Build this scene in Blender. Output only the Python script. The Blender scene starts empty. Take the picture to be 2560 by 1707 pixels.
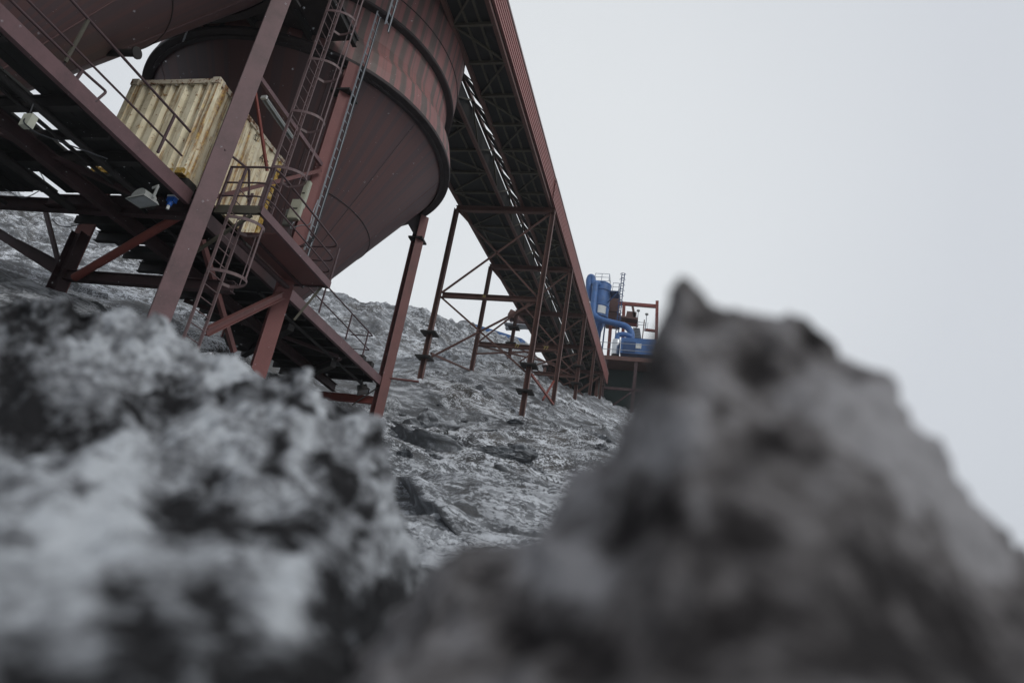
import bpy, bmesh, math, random
from mathutils import Vector, Matrix, noise
import numpy as np
random.seed(7)
scene = bpy.context.scene
COL = scene.collection

# ------------------------------------------------------------------ camera
PITCH, ROLL, YAW = math.radians(21.881), math.radians(9.508), math.radians(-14.452)
FPX = 1707.0
_F = Vector((math.sin(YAW)*math.cos(PITCH), math.cos(YAW)*math.cos(PITCH), math.sin(PITCH)))
_R0 = Vector((math.cos(YAW), -math.sin(YAW), 0)); _U0 = _R0.cross(_F)
_R = math.cos(ROLL)*_R0 + math.sin(ROLL)*_U0
_U = -math.sin(ROLL)*_R0 + math.cos(ROLL)*_U0
cam = bpy.data.cameras.new('camera'); camo = bpy.data.objects.new('camera', cam); COL.objects.link(camo)
camo.matrix_world = Matrix(((_R.x, _U.x, -_F.x, 0), (_R.y, _U.y, -_F.y, 0), (_R.z, _U.z, -_F.z, 0), (0, 0, 0, 1)))
cam.sensor_width = 36.0; cam.lens = 24.0; cam.clip_start = 0.02; cam.clip_end = 3000
cam.dof.use_dof = True; cam.dof.focus_distance = 26.0; cam.dof.aperture_fstop = 2.0
scene.camera = camo

# ------------------------------------------------------------------ sky and sun (overcast, light snowfall)
SUN_EL, SUN_AZ = math.radians(38), math.radians(122)   # azimuth from +Y towards +X
world = bpy.data.worlds.new('World'); scene.world = world; world.use_nodes = True
wn = world.node_tree; wn.nodes.clear()
def WN(t): return wn.nodes.new(t)
out = WN('ShaderNodeOutputWorld'); bg = WN('ShaderNodeBackground'); sky = WN('ShaderNodeTexSky')
sky.sky_type = 'NISHITA'; sky.sun_disc = False; sky.sun_elevation = SUN_EL; sky.sun_rotation = SUN_AZ
tc = WN('ShaderNodeTexCoord'); dot = WN('ShaderNodeVectorMath'); dot.operation = 'DOT_PRODUCT'
bd = Vector((-0.30, 0.80, 0.52)).normalized(); dot.inputs[1].default_value = bd
ramp = WN('ShaderNodeValToRGB'); cr = ramp.color_ramp
cr.elements[0].position = 0.30; cr.elements[0].color = (5.75, 6.05, 6.6, 1)
cr.elements[1].position = 0.97; cr.elements[1].color = (7.9, 8.2, 8.45, 1)
e = cr.elements.new(0.80); e.color = (6.75, 7.05, 7.5, 1)
nz = WN('ShaderNodeTexNoise'); nz.inputs['Scale'].default_value = 1.6; nz.inputs['Detail'].default_value = 3
nm = WN('ShaderNodeMapRange'); nm.inputs[1].default_value = 0.3; nm.inputs[2].default_value = 0.7; nm.inputs[3].default_value = 0.975; nm.inputs[4].default_value = 1.015
mul = WN('ShaderNodeMixRGB'); mul.blend_type = 'MULTIPLY'; mul.inputs[0].default_value = 1
mix = WN('ShaderNodeMixRGB'); mix.inputs[0].default_value = 0.05
wn.links.new(tc.outputs['Generated'], dot.inputs[0]); wn.links.new(dot.outputs['Value'], ramp.inputs[0])
wn.links.new(tc.outputs['Generated'], nz.inputs['Vector']); wn.links.new(nz.outputs['Fac'], nm.inputs[0])
wn.links.new(ramp.outputs[0], mul.inputs[1]); wn.links.new(nm.outputs[0], mul.inputs[2])
wn.links.new(mul.outputs[0], mix.inputs[1]); wn.links.new(sky.outputs[0], mix.inputs[2])
wn.links.new(mix.outputs[0], bg.inputs[0]); bg.inputs[1].default_value = 0.10
wn.links.new(bg.outputs[0], out.inputs[0])
sl = bpy.data.lights.new('sun', 'SUN'); sl.energy = 1.1; sl.angle = math.radians(25); sl.color = (1, 0.97, 0.93)
slo = bpy.data.objects.new('sun', sl); COL.objects.link(slo)
sd = Vector((math.sin(SUN_AZ)*math.cos(SUN_EL), math.cos(SUN_AZ)*math.cos(SUN_EL), math.sin(SUN_EL)))
sky.sun_rotation = SUN_AZ
slo.rotation_euler = sd.to_track_quat('Z', 'Y').to_euler()
vs = scene.view_settings; vs.view_transform = 'Standard'; vs.look = 'None'; vs.exposure = 0; vs.gamma = 1; vs.use_curve_mapping = False
scene.render.engine = 'CYCLES'
scene.cycles.max_bounces = 6; scene.cycles.volume_bounces = 0
scene.cycles.volume_step_rate = 10; scene.cycles.volume_max_steps = 8

# ------------------------------------------------------------------ pixel rays (photo pixels of 2560x1707)
def ray(px, py): return _F + _R*((px-1280)/FPX) - _U*((py-853.5)/FPX)
def atY(px, py, Y): d = ray(px, py); return d*(Y/d.y)
def atX(px, py, X): d = ray(px, py); return d*(X/d.x)
def atZ(px, py, Z): d = ray(px, py); return d*(Z/d.z)
def atD(px, py, D): return ray(px, py).normalized()*D

# ------------------------------------------------------------------ materials
class NT:
    def __init__(s, name):
        s.m = bpy.data.materials.new(name); s.m.use_nodes = True; s.t = s.m.node_tree
        s.b = s.t.nodes['Principled BSDF']; s.tc = s.n('ShaderNodeTexCoord')
    def n(s, t, **k):
        x = s.t.nodes.new(t)
        for a, v in k.items(): setattr(x, a, v)
        return x
    def l(s, a, b): s.t.links.new(a, b)
    def noise(s, scale, detail=6, rough=0.6, vec=None, sc=None, src='Object', dist=0):
        v = vec or s.tc.outputs[src]
        if sc:
            mp = s.n('ShaderNodeMapping'); mp.inputs['Scale'].default_value = sc; s.l(v, mp.inputs[0]); v = mp.outputs[0]
        x = s.n('ShaderNodeTexNoise'); x.inputs['Scale'].default_value = scale; x.inputs['Detail'].default_value = detail
        x.inputs['Roughness'].default_value = rough; x.inputs['Distortion'].default_value = dist; s.l(v, x.inputs['Vector']); return x.outputs['Fac']
    def ramp(s, fac, stops):
        x = s.n('ShaderNodeValToRGB'); c = x.color_ramp
        while len(c.elements) < len(stops): c.elements.new(0.5)
        for el, (p, col) in zip(c.elements, stops):
            el.position = p; el.color = (col[0], col[1], col[2], 1) if isinstance(col, (tuple, list)) else (col, col, col, 1)
        s.l(fac, x.inputs[0]); return x.outputs[0]
    def mix(s, f, a, b, mode='MIX'):
        x = s.n('ShaderNodeMixRGB', blend_type=mode)
        for i, v in enumerate((f, a, b)):
            if isinstance(v, (int, float)): x.inputs[i].default_value = v if i == 0 else (v, v, v, 1)
            elif isinstance(v, (tuple, list)): x.inputs[i].default_value = (v[0], v[1], v[2], 1)
            else: s.l(v, x.inputs[i])
        return x.outputs[0]
    def math(s, op, a, b=0.5):
        x = s.n('ShaderNodeMath', operation=op)
        for i, v in enumerate((a, b)):
            if isinstance(v, (int, float)): x.inputs[i].default_value = v
            else: s.l(v, x.inputs[i])
        return x.outputs[0]
    def bump(s, h, strength=0.3, dist=0.02):
        x = s.n('ShaderNodeBump'); x.inputs['Strength'].default_value = strength; x.inputs['Distance'].default_value = dist
        s.l(h, x.inputs['Height']); s.l(x.outputs[0], s.b.inputs['Normal'])
    def col(s, c):
        if isinstance(c, (tuple, list)): s.b.inputs['Base Color'].default_value = (c[0], c[1], c[2], 1)
        else: s.l(c, s.b.inputs['Base Color'])
    def fin(s, rough=0.6, metal=0, spec=None):
        if isinstance(rough, (int, float)): s.b.inputs['Roughness'].default_value = rough
        else: s.l(rough, s.b.inputs['Roughness'])
        s.b.inputs['Metallic'].default_value = metal
        if spec is not None: s.b.inputs['Specular IOR Level'].default_value = spec
        return s.m

def paint(name, c, dirt=(0.05, 0.035, 0.03), amt=0.5, rough=0.6, scale=3.0, rust=None, spec=0.3):
    t = NT(name)
    n1 = t.noise(scale, 8, 0.65); n2 = t.noise(scale*9, 5, 0.7)
    k = t.ramp(n1, [(0.42, 0), (0.72, amt)])
    c1 = t.mix(k, c, dirt)
    c2 = t.mix(t.ramp(n2, [(0.5, 0), (0.75, 0.35)]), c1, (c[0]*1.25, c[1]*1.25, c[2]*1.25))
    if rust:
        n3 = t.noise(scale*3.3, 10, 0.75)
        c2 = t.mix(t.ramp(n3, [(0.56, 0), (0.66, 0.85)]), c2, rust)
    t.col(c2); t.bump(n2, 0.15, 0.01)
    return t.fin(rough, 0, spec)

M = {}
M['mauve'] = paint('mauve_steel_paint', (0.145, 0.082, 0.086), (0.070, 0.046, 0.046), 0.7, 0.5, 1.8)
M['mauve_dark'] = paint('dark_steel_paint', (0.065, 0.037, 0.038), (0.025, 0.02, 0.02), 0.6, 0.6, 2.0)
M['rust_red'] = paint('rust_red_primer', (0.22, 0.062, 0.048), (0.10, 0.04, 0.035), 0.5, 0.65, 2.2)
M['leg2'] = paint('rusty_pink_primer', (0.19, 0.075, 0.070), (0.12, 0.05, 0.045), 0.5, 0.6, 1.2)
M['leg_red'] = paint('dull_red_steel', (0.155, 0.066, 0.060), (0.08, 0.045, 0.042), 0.55, 0.55, 1.6)
M['trestle'] = paint('trestle_brown_red', (0.125, 0.066, 0.055), (0.06, 0.045, 0.038), 0.6, 0.6, 1.5)
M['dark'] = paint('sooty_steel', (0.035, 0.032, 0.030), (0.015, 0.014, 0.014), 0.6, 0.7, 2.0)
M['grime'] = paint('grimy_floor_panel', (0.030, 0.030, 0.028), (0.018, 0.018, 0.018), 0.8, 0.8, 0.8)
M['olive'] = paint('grimy_bracing', (0.085, 0.078, 0.058), (0.04, 0.032, 0.026), 0.6, 0.7, 2.0)
M['rail'] = paint('railing_steel', (0.085, 0.052, 0.055), (0.05, 0.03, 0.03), 0.5, 0.5, 6)
M['ladder'] = paint('ladder_steel', (0.15, 0.10, 0.10), (0.06, 0.05, 0.045), 0.5, 0.5, 5)
M['galv'] = paint('galvanised_steel', (0.33, 0.36, 0.39), (0.15, 0.16, 0.17), 0.5, 0.45, 6)
M['cable'] = paint('black_cable', (0.03, 0.032, 0.036), (0.015, 0.015, 0.015), 0.4, 0.5, 6)
M['blue'] = paint('blue_plant_paint', (0.06, 0.15, 0.36), (0.05, 0.09, 0.18), 0.8, 0.45, 1.2)
M['blue_dark'] = paint('weathered_blue', (0.03, 0.07, 0.17), (0.02, 0.035, 0.07), 0.5, 0.6, 1.5)
M['box'] = paint('pale_green_box', (0.42, 0.43, 0.35), (0.2, 0.2, 0.16), 0.4, 0.6, 4)
M['white'] = paint('white_sign', (0.62, 0.64, 0.62), (0.4, 0.4, 0.38), 0.4, 0.6, 4)
M['plastic_blue'] = paint('blue_plastic', (0.02, 0.10, 0.40), (0.02, 0.06, 0.2), 0.2, 0.4, 8)
M['glass_lamp'] = paint('lamp_glass', (0.30, 0.32, 0.32), (0.2, 0.2, 0.2), 0.3, 0.2, 6, spec=0.6)
M['lampgrey'] = paint('grey_lamp_housing', (0.30, 0.31, 0.29), (0.1, 0.1, 0.1), 0.5, 0.5, 5)
M['chalk'] = paint('yellow_chalk', (0.5, 0.4, 0.16), (0.4, 0.3, 0.1), 0.2, 0.9, 8)
M['ink'] = paint('black_lettering', (0.03, 0.028, 0.025), (0.1, 0.08, 0.06), 0.3, 0.7, 20)
t = NT('silver_lagging'); t.col((0.6, 0.62, 0.62)); t.bump(t.noise(2.5, 3), 0.2, 0.03); M['silver'] = t.fin(0.32, 0.9)
# container: cream paint with rust runs
def container_mat(name, rust_lo):
    t = NT(name)
    base = t.mix(t.ramp(t.noise(2.5, 6, 0.6), [(0.35, 0), (0.7, 1)]), (0.86, 0.79, 0.58), (0.66, 0.58, 0.40))
    run = t.noise(4.2, 9, 0.70, sc=(1.8, 1.8, 0.12))
    spots = t.noise(5.5, 10, 0.78)
    f = t.math('MAXIMUM', t.ramp(run, [(rust_lo, 0), (rust_lo+0.12, 0.85)]), t.ramp(spots, [(0.57, 0), (0.63, 1)]))
    rc = t.ramp(t.noise(9, 6, 0.7), [(0.35, (0.10, 0.035, 0.012)), (0.55, (0.36, 0.17, 0.03)), (0.64, (0.60, 0.40, 0.06))])
    c = t.mix(f, base, rc); t.col(c); t.bump(spots, 0.3, 0.01); return t.fin(0.65, 0, 0.3)
M['cont'] = container_mat('cream_container_paint', 0.52)
M['cont_rusty'] = container_mat('cream_paint_with_rust_runs', 0.475)
t = NT('rusted_edge'); t.col(t.ramp(t.noise(6, 10, 0.75), [(0.36, (0.03, 0.018, 0.012)), (0.44, (0.22, 0.085, 0.025)), (0.5, (0.6, 0.54, 0.42))])); M['cont_edge'] = t.fin(0.8)
t = NT('yellow_rusted_corner'); t.col(t.ramp(t.noise(5, 10, 0.75), [(0.38, (0.05, 0.03, 0.015)), (0.5, (0.42, 0.25, 0.03)), (0.62, (0.55, 0.48, 0.3))])); M['cont_yellow'] = t.fin(0.8)
# silo wall: dull red plates with dark vertical streaks, angle-based
def silo_mat(name, c_hi, c_lo, c_base, streak):
    t = NT(name)
    sep = t.n('ShaderNodeSeparateXYZ'); t.l(t.tc.outputs['Object'], sep.inputs[0])
    ang = t.math('ARCTAN2', sep.outputs[1], sep.outputs[0])
    comb = t.n('ShaderNodeCombineXYZ'); t.l(ang, comb.inputs[0]); t.l(t.math('MULTIPLY', sep.outputs[2], 0.002), comb.inputs[1])
    n1 = t.noise(24.0, 1.0, 0.4, vec=comb.outputs[0])
    comb2 = t.n('ShaderNodeCombineXYZ'); t.l(ang, comb2.inputs[0]); t.l(t.math('MULTIPLY', sep.outputs[2], 0.004), comb2.inputs[1])
    n2 = t.noise(30.0, 4, 0.6, vec=comb2.outputs[0])
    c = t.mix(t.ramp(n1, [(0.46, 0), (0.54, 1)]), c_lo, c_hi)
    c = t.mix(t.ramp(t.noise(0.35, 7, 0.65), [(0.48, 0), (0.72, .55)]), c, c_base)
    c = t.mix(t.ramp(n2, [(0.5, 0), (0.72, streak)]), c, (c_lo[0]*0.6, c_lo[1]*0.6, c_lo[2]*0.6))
    c = t.mix(t.ramp(t.noise(2.6, 9, 0.8), [(0.66, 0), (0.72, 0.5)]), c, (0.16, 0.08, 0.05))
    t.col(c); t.bump(t.noise(1.2, 4, 0.5), 0.12, 0.05); return t.fin(0.52, 0, 0.35)
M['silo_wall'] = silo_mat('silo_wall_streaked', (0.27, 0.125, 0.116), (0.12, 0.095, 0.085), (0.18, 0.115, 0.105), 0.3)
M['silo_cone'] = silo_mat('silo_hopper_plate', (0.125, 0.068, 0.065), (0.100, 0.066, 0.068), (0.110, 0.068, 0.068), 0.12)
M['silo_ring'] = paint('silo_ring_dark', (0.05, 0.04, 0.04), (0.02, 0.018, 0.018), 0.6, 0.7, 1.5)  # near-black tone for ring undersides, seams and gussets
# corrugated red cladding
M['clad'] = paint('red_cladding', (0.36, 0.165, 0.15), (0.24, 0.135, 0.125), 0.5, 0.55, 0.9)
M['clad_edge'] = paint('cladding_capping', (0.30, 0.22, 0.21), (0.15, 0.12, 0.12), 0.5, 0.5, 2)
M['green_dark'] = paint('dark_green_sheeting', (0.025, 0.04, 0.035), (0.015, 0.02, 0.02), 0.6, 0.8, 0.5)

def snow_ground(name, snow_lo, snow_hi, fine, streak, dark=(0.030, 0.031, 0.033), snow=(0.60, 0.63, 0.66), ochre=0.5, bumpd=0.06, attr=None):
    t = NT(name)
    geo = t.n('ShaderNodeNewGeometry'); sp = t.n('ShaderNodeSeparateXYZ'); t.l(geo.outputs['Normal'], sp.inputs[0])
    big = t.noise(0.12, 6, 0.6, sc=(1, 1, 1.5)); mid = t.noise(0.8, 10, 0.80, sc=streak); sm = t.noise(fine*.5, 12, 0.78); uf = t.noise(fine*4, 5, 0.75)
    rip = t.noise(1.0, 6, 0.6, sc=(0.9, 4.5, 4.5), dist=.4)
    sx = t.n('ShaderNodeSeparateXYZ'); t.l(t.tc.outputs['Object'], sx.inputs[0])
    near = t.ramp(t.math('MULTIPLY', sx.outputs[1], 0.05), [(0.55, 1), (0.80, 0)])
    spk = t.math('ADD', t.math('MULTIPLY', sm, 0.62), t.math('MULTIPLY', uf, 0.38))
    spk = t.math('ADD', spk, t.math('MULTIPLY', t.math('SUBTRACT', sp.outputs[2], 0.88), 0.16))
    speck = t.ramp(spk, [(snow_lo, 0), (snow_hi, 1)])
    smooth = t.ramp(t.math('ADD', t.math('MULTIPLY', mid, 0.75), t.math('MULTIPLY', uf, 0.25)), [(0.44, .08), (0.58, .85)])
    smooth = t.mix(t.math('MULTIPLY', near, .75), smooth, t.ramp(rip, [(0.40, .30), (0.60, 1.0)]))
    area = t.ramp(t.math('ADD', t.math('MULTIPLY', big, .7), t.math('MULTIPLY', mid, .3)), [(0.46, 0), (0.53, 1)])
    area = t.math('MULTIPLY', area, t.math('SUBTRACT', 1.0, t.math('MULTIPLY', near, .6)))
    f = t.mix(area, smooth, speck)
    d = t.mix(t.ramp(t.noise(0.35, 6, 0.7), [(0.45, 0), (0.62, ochre)]), dark, (0.095, 0.078, 0.055))
    grey = t.mix(t.ramp(t.noise(0.25, 5, 0.6), [(0.4, 0), (0.6, 1)]), (0.085, 0.09, 0.096), (0.14, 0.15, 0.16))
    c = t.mix(t.ramp(f, [(0.0, 0), (0.40, 1)]), d, grey); c = t.mix(t.ramp(f, [(0.4, 0), (1.0, 1)]), c, snow)
    t.col(c)
    h = t.math('ADD', t.math('MULTIPLY', mid, 0.6), t.math('ADD', t.math('MULTIPLY', sm, 1.0), t.math('MULTIPLY', uf, 0.4))); h = t.math('ADD', h, t.math('MULTIPLY', t.math('MULTIPLY', rip, near), .8))
    t.bump(h, 0.85, bumpd); return t.fin(t.ramp(f, [(0.2, .5), (0.9, .8)]), 0, 0.3)
M['ground'] = snow_ground('snow_dusted_spoil', 0.474, 0.520, 3.6, (0.8, 1.2, 1.2), bumpd=.05, snow=(0.66, 0.69, 0.72))

# foreground crust: mask painted by noise at centimetre scale
def crust(name, lo, hi, snow, mid, dark, sc, bc=.3):
    t = NT(name)
    at_ = t.n('ShaderNodeAttribute', attribute_name='bare')
    n1 = t.noise(sc, 7, 0.66, dist=0.3); n2 = t.noise(sc*4.5, 6, 0.7); n3 = t.noise(sc*0.33, 4, 0.6)
    a = t.math('ADD', t.math('MULTIPLY', n1, 0.50), t.math('MULTIPLY', n2, 0.30)); a = t.math('ADD', a, t.math('MULTIPLY', n3, 0.20))
    brk = t.ramp(t.noise(sc*1.6, 6, 0.75), [(0.36, .35), (0.60, 1.45)]); a = t.math('SUBTRACT', a, t.math('MULTIPLY', t.math('MULTIPLY', at_.outputs['Fac'], brk), bc))
    f = t.ramp(a, [(lo, dark), ((lo+hi)/2, mid), (hi, snow)])
    t.col(f); t.bump(n1, 0.5, 0.008); return t.fin(0.85, 0, 0.2)
M['crust_white'] = crust('snow_crust_on_ash', 0.36, 0.565, (0.45, 0.475, 0.495), (0.165, 0.172, 0.182), (0.012, 0.012, 0.013), 22.0, .19)
M['crust_dark'] = crust('frosted_ash_lump', 0.34, 0.60, (0.27, 0.265, 0.27), (0.105, 0.098, 0.097), (0.016, 0.014, 0.014), 24.0, .20)

# ------------------------------------------------------------------ mesh builder
class MB:
    def __init__(s): s.v = []; s.f = []; s.sm = []
    def add(s, vs_, fs, smooth=False):
        o = len(s.v); s.v += [tuple(v) for v in vs_]
        for f in fs: s.f.append(tuple(i+o for i in f)); s.sm.append(smooth)
        return s
    def frame(s, d, up):
        d = d.normalized(); up = Vector(up)
        if abs(d.dot(up)) > 0.98: up = Vector((0, 1, 0)) if abs(d.y) < 0.9 else Vector((1, 0, 0))
        a = d.cross(up).normalized(); b = a.cross(d).normalized(); return a, b
    def prism(s, p0, p1, poly, up=(0, 0, 1)):
        p0 = Vector(p0); p1 = Vector(p1); a, b = s.frame(p1-p0, up); n = len(poly)
        vs_ = [p0+a*x+b*y for x, y in poly] + [p1+a*x+b*y for x, y in poly]
        fs = [(i, (i+1) % n, n+(i+1) % n, n+i) for i in range(n)] + [tuple(range(n))[::-1], tuple(range(n, 2*n))]
        return s.add(vs_, fs)
    def bar(s, p0, p1, w, h, up=(0, 0, 1)):
        return s.prism(p0, p1, [(-w/2, -h/2), (w/2, -h/2), (w/2, h/2), (-w/2, h/2)], up)
    def hbeam(s, p0, p1, w, h, up=(0, 0, 1), t=0.018):
        # flanges lie along b (top/bottom), web between
        P = [(-w/2, -h/2), (w/2, -h/2), (w/2, -h/2+t), (t/2, -h/2+t), (t/2, h/2-t), (w/2, h/2-t), (w/2, h/2), (-w/2, h/2), (-w/2, h/2-t), (-t/2, h/2-t), (-t/2, -h/2+t), (-w/2, -h/2+t)]
        return s.prism(p0, p1, P, up)
    def channel(s, p0, p1, w, h, up=(0, 0, 1), t=0.02, side=1):
        x0, x1 = (0, w)
        P = [(x0, -h/2), (x1, -h/2), (x1, -h/2+t), (x0+t, -h/2+t), (x0+t, h/2-t), (x1, h/2-t), (x1, h/2), (x0, h/2)]
        if side < 0: P = [(-x, y) for x, y in P][::-1]
        return s.prism(p0, p1, P, up)
    def box(s, a, b):
        x0, y0, z0 = a; x1, y1, z1 = b
        return s.add([(x0, y0, z0), (x1, y0, z0), (x1, y1, z0), (x0, y1, z0), (x0, y0, z1), (x1, y0, z1), (x1, y1, z1), (x0, y1, z1)],
                     [(0, 3, 2, 1), (4, 5, 6, 7), (0, 1, 5, 4), (1, 2, 6, 5), (2, 3, 7, 6), (3, 0, 4, 7)])
    def tube(s, pts, r, n=8, closed=False, caps=True):
        pts = [Vector(p) for p in pts]; m = len(pts); rings = []
        rr = r if isinstance(r, (list, tuple)) else [r]*m
        a = None
        for i, p in enumerate(pts):
            if closed: d = (pts[(i+1) % m]-pts[i-1])
            else: d = (pts[min(i+1, m-1)]-pts[max(i-1, 0)])
            d.normalize()
            if a is None: a, b = s.frame(d, (0, 0, 1))
            else:
                a = (a - d*a.dot(d)).normalized(); b = d.cross(a) * -1
                b = a.cross(d).normalized()
            rings.append([p + (a*math.cos(k*2*math.pi/n) + b*math.sin(k*2*math.pi/n))*rr[i] for k in range(n)])
        vs_ = [v for R_ in rings for v in R_]; fs = []
        for i in range(m if closed else m-1):
            j = (i+1) % m
            for k in range(n): fs.append((i*n+k, i*n+(k+1) % n, j*n+(k+1) % n, j*n+k))
        s.add(vs_, fs, True)
        if caps and not closed:
            s.add(rings[0], [tuple(range(n))[::-1]]); s.add(rings[-1], [tuple(range(n))])
        return s
    def lathe(s, cx, cy, prof, n=96, a0=0, a1=2*math.pi, smooth=True):
        full = abs(a1-a0-2*math.pi) < 1e-6; m = n if full else n+1
        for (r0, z0), (r1, z1) in zip(prof[:-1], prof[1:]):
            vs_ = []
            for i in range(m):
                t_ = a0+(a1-a0)*i/n; c_, s_ = math.cos(t_), math.sin(t_)
                vs_ += [(cx+r0*c_, cy+r0*s_, z0), (cx+r1*c_, cy+r1*s_, z1)]
            s.add(vs_, [(2*i, 2*((i+1) % m), 2*((i+1) % m)+1, 2*i+1) for i in range(n)], smooth)
        return s
    def build(s, name, mat, parent=None, origin=None, recalc=True):
        me = bpy.data.meshes.new(name); o_ = Vector(origin) if origin is not None else Vector((0, 0, 0))
        me.from_pydata([(v[0]-o_.x, v[1]-o_.y, v[2]-o_.z) for v in s.v], [], s.f)
        me.polygons.foreach_set('use_smooth', s.sm); me.materials.append(mat)
        if recalc:
            bm = bmesh.new(); bm.from_mesh(me); bmesh.ops.recalc_face_normals(bm, faces=bm.faces); bm.to_mesh(me); bm.free()
        ob = bpy.data.objects.new(name, me); COL.objects.link(ob)
        if parent is not None:
            ob.parent = parent; pl = Vector((0, 0, 0)); q = parent
            while q is not None: pl += q.location; q = q.parent
            ob.location = o_ - pl
        else: ob.location = o_
        return ob

def fillet(pts, r, k=4):
    pts = [Vector(p) for p in pts]; o = [pts[0]]
    for a, b, c in zip(pts[:-2], pts[1:-1], pts[2:]):
        u = (a-b); v = (c-b); q = min(r, u.length*.45, v.length*.45); p0 = b+u.normalized()*q; p1 = b+v.normalized()*q
        for i in range(k+1):
            t_ = i/k; o.append(p0*(1-t_)**2 + b*2*t_*(1-t_) + p1*t_*t_)
    return o+[pts[-1]]
def tag(o, label, cat, group=None, kind=None):
    if label: o['label'] = label
    if cat: o['category'] = cat
    if group: o['group'] = group
    if kind: o['kind'] = kind
    return o
def thing(name, loc, label, cat, group=None):
    o = bpy.data.objects.new(name, None); o.empty_display_size = 0.3; COL.objects.link(o); o.location = loc
    return tag(o, label, cat, group)
V = Vector

# ------------------------------------------------------------------ ground (thin plate through surveyed points, plus relief)
ctrl = [(0, 0, -.55), (-3, 0, -.35), (3, 0, -.8), (0, -6, -1.0), (0, -25, -2), (-25, -20, 0), (25, -20, -4), (-8, 2, .6), (8, 3, -1.6), (0, 3, -.35),
        (-2.5, 3, -.1), (-7.05, 31.76, 9.05), (-12.6, 31.76, 10.75), (-10.7, 23.2, 5.7), (-12.7, 40.0, 14.3), (-7.05, 40.0, 12.55), (-7.05, 49.1, 15.75), (-12.7, 49.1, 18.6),
        (-10.4, 11.2, 3.9), (-14.6, 12.4, 5.2), (-10.2, 14.7, 4.7), (-14.1, 18.7, 5.9), (-17.5, 15, 6.4), (-17.5, 23, 8.6), (-9, 8, 2.2), (-14, 6, 3.2), (-20, 3, 4.5)]
def cp(px, py, Y, dz=0): p = atY(px, py, Y); ctrl.append((p.x, p.y, p.z+dz))
for a in [(1100, 1400, 6), (1500, 1400, 6), (1300, 1250, 9.5), (1000, 1200, 11), (1450, 1100, 24), (1150, 1050, 25), (1000, 1100, 19), (1250, 1150, 18), (1480, 1003, 58), (1383, 1013, 40),
          (800, 950, 33), (700, 900, 34), (60, 620, 44), (0, 700, 30), (300, 640, 46), (230, 700, 32),
          (0, 520, 70), (63, 522, 70), (130, 548, 70), (201, 578, 70), (-200, 480, 70), (400, 650, 72), (600, 715, 74), (787, 753, 76), (937, 768, 78), (1084, 791, 80), (1184, 825, 80), (1322, 878, 80), (1376, 940, 78), (1444, 985, 74), (1580, 1030, 78),
          (1000, 900, 46), (1130, 900, 60), (1220, 940, 56), (900, 850, 52)]: cp(*a)
for px, py in [(-200, 480), (63, 522), (201, 578), (400, 650), (787, 753), (1084, 791), (1322, 878), (1580, 1030)]:
    p = atY(px, py, 78); ctrl.append((p.x*1.4, p.y*1.4, p.z*1.04)); ctrl.append((p.x*2.2, p.y*2.2, p.z*1.0))
ctrl += [(12, 20, -1.5), (16, 60, 8), (28, 85, 8), (30, 30, -3), (50, 140, 3), (60, 20, -8), (4, 14, .6), (6, 32, 6.0), (-60, 5, 22), (-90, 30, 40), (-110, -20, 20)]
C = np.array(ctrl, float)
def tps(r2): return np.where(r2 > 1e-9, r2*np.log(r2+1e-12), 0.0)
n_ = len(C); d2 = ((C[:, None, :2]-C[None, :, :2])**2).sum(2); K = tps(d2)+np.eye(n_)*2.0
Pm = np.c_[np.ones(n_), C[:, :2]]; A = np.zeros((n_+3, n_+3)); A[:n_, :n_] = K; A[:n_, n_:] = Pm; A[n_:, :n_] = Pm.T
Wt = np.linalg.solve(A, np.r_[C[:, 2], 0, 0, 0])
def gz(x, y):
    x = np.atleast_1d(x).astype(float); y = np.atleast_1d(y).astype(float); o = np.empty(len(x))
    for i in range(0, len(x), 20000):
        xx, yy = x[i:i+20000], y[i:i+20000]; q = (xx[:, None]-C[None, :, 0])**2+(yy[:, None]-C[None, :, 1])**2
        o[i:i+20000] = tps(q)@Wt[:n_]+Wt[n_]+Wt[n_+1]*xx+Wt[n_+2]*yy
    return o
def relief(x, y, d):
    p = V((x, y, 0)); s_ = min(1.0, d/12.0)
    v = noise.fractal(p*0.13+V((3, 1, 0)), 0.9, 2.1, 5)*0.40*s_
    r_ = 1-abs(noise.noise(p*0.30+V((9, 4, 2)))*2); v += (r_**4)*0.30*s_
    w = noise.fractal(V((x*0.55, y*1.5, 5)), 0.8, 2.2, 5); v += w*0.03
    w2 = 1-abs(noise.noise(V((x*0.9+3*w, y*2.6, 1)))*2); v += max(0, w2)**3*0.06*max(0, 1-d/25)
    v += noise.fractal(V((x*2.6, y*2.6, 0)), .7, 2.1, 4)*0.035
    # slabs and shelves of frozen spoil
    k = noise.noise(V((x*0.33+7, y*0.33, 8)))
    if k > 0.12: v += noise.cell(V((x*0.9, y*1.4, 3)))*0.28*min(1, (k-0.12)*6)
    if d > 50: v += (noise.fractal(p*0.22, 0.7, 2.0, 6))*1.2*min(1, (d-50)/20)
    return v
def ground_z(x, y): return float(gz(x, y)[0]) + relief(x, y, math.hypot(x, y))*1.0
az = list(np.radians(np.r_[np.arange(-66, 12, 0.17), np.arange(12, 294, 3.0)])); nA = len(az)
rad = [0.0]; r_ = 0.9
while r_ < 170: rad.append(r_); r_ *= 1.009 if r_ > 5 else 1.04
rad += [190, 260, 400, 700, 1200]
xs = []; ys = []
for r_ in rad[1:]:
    for a in az: xs.append(r_*math.sin(a)); ys.append(r_*math.cos(a))
xs = np.array(xs); ys = np.array(ys); rr = np.hypot(xs, ys)
sc_ = np.minimum(1, 190/np.maximum(rr, 1)); zs = gz(xs*sc_, ys*sc_)
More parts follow.
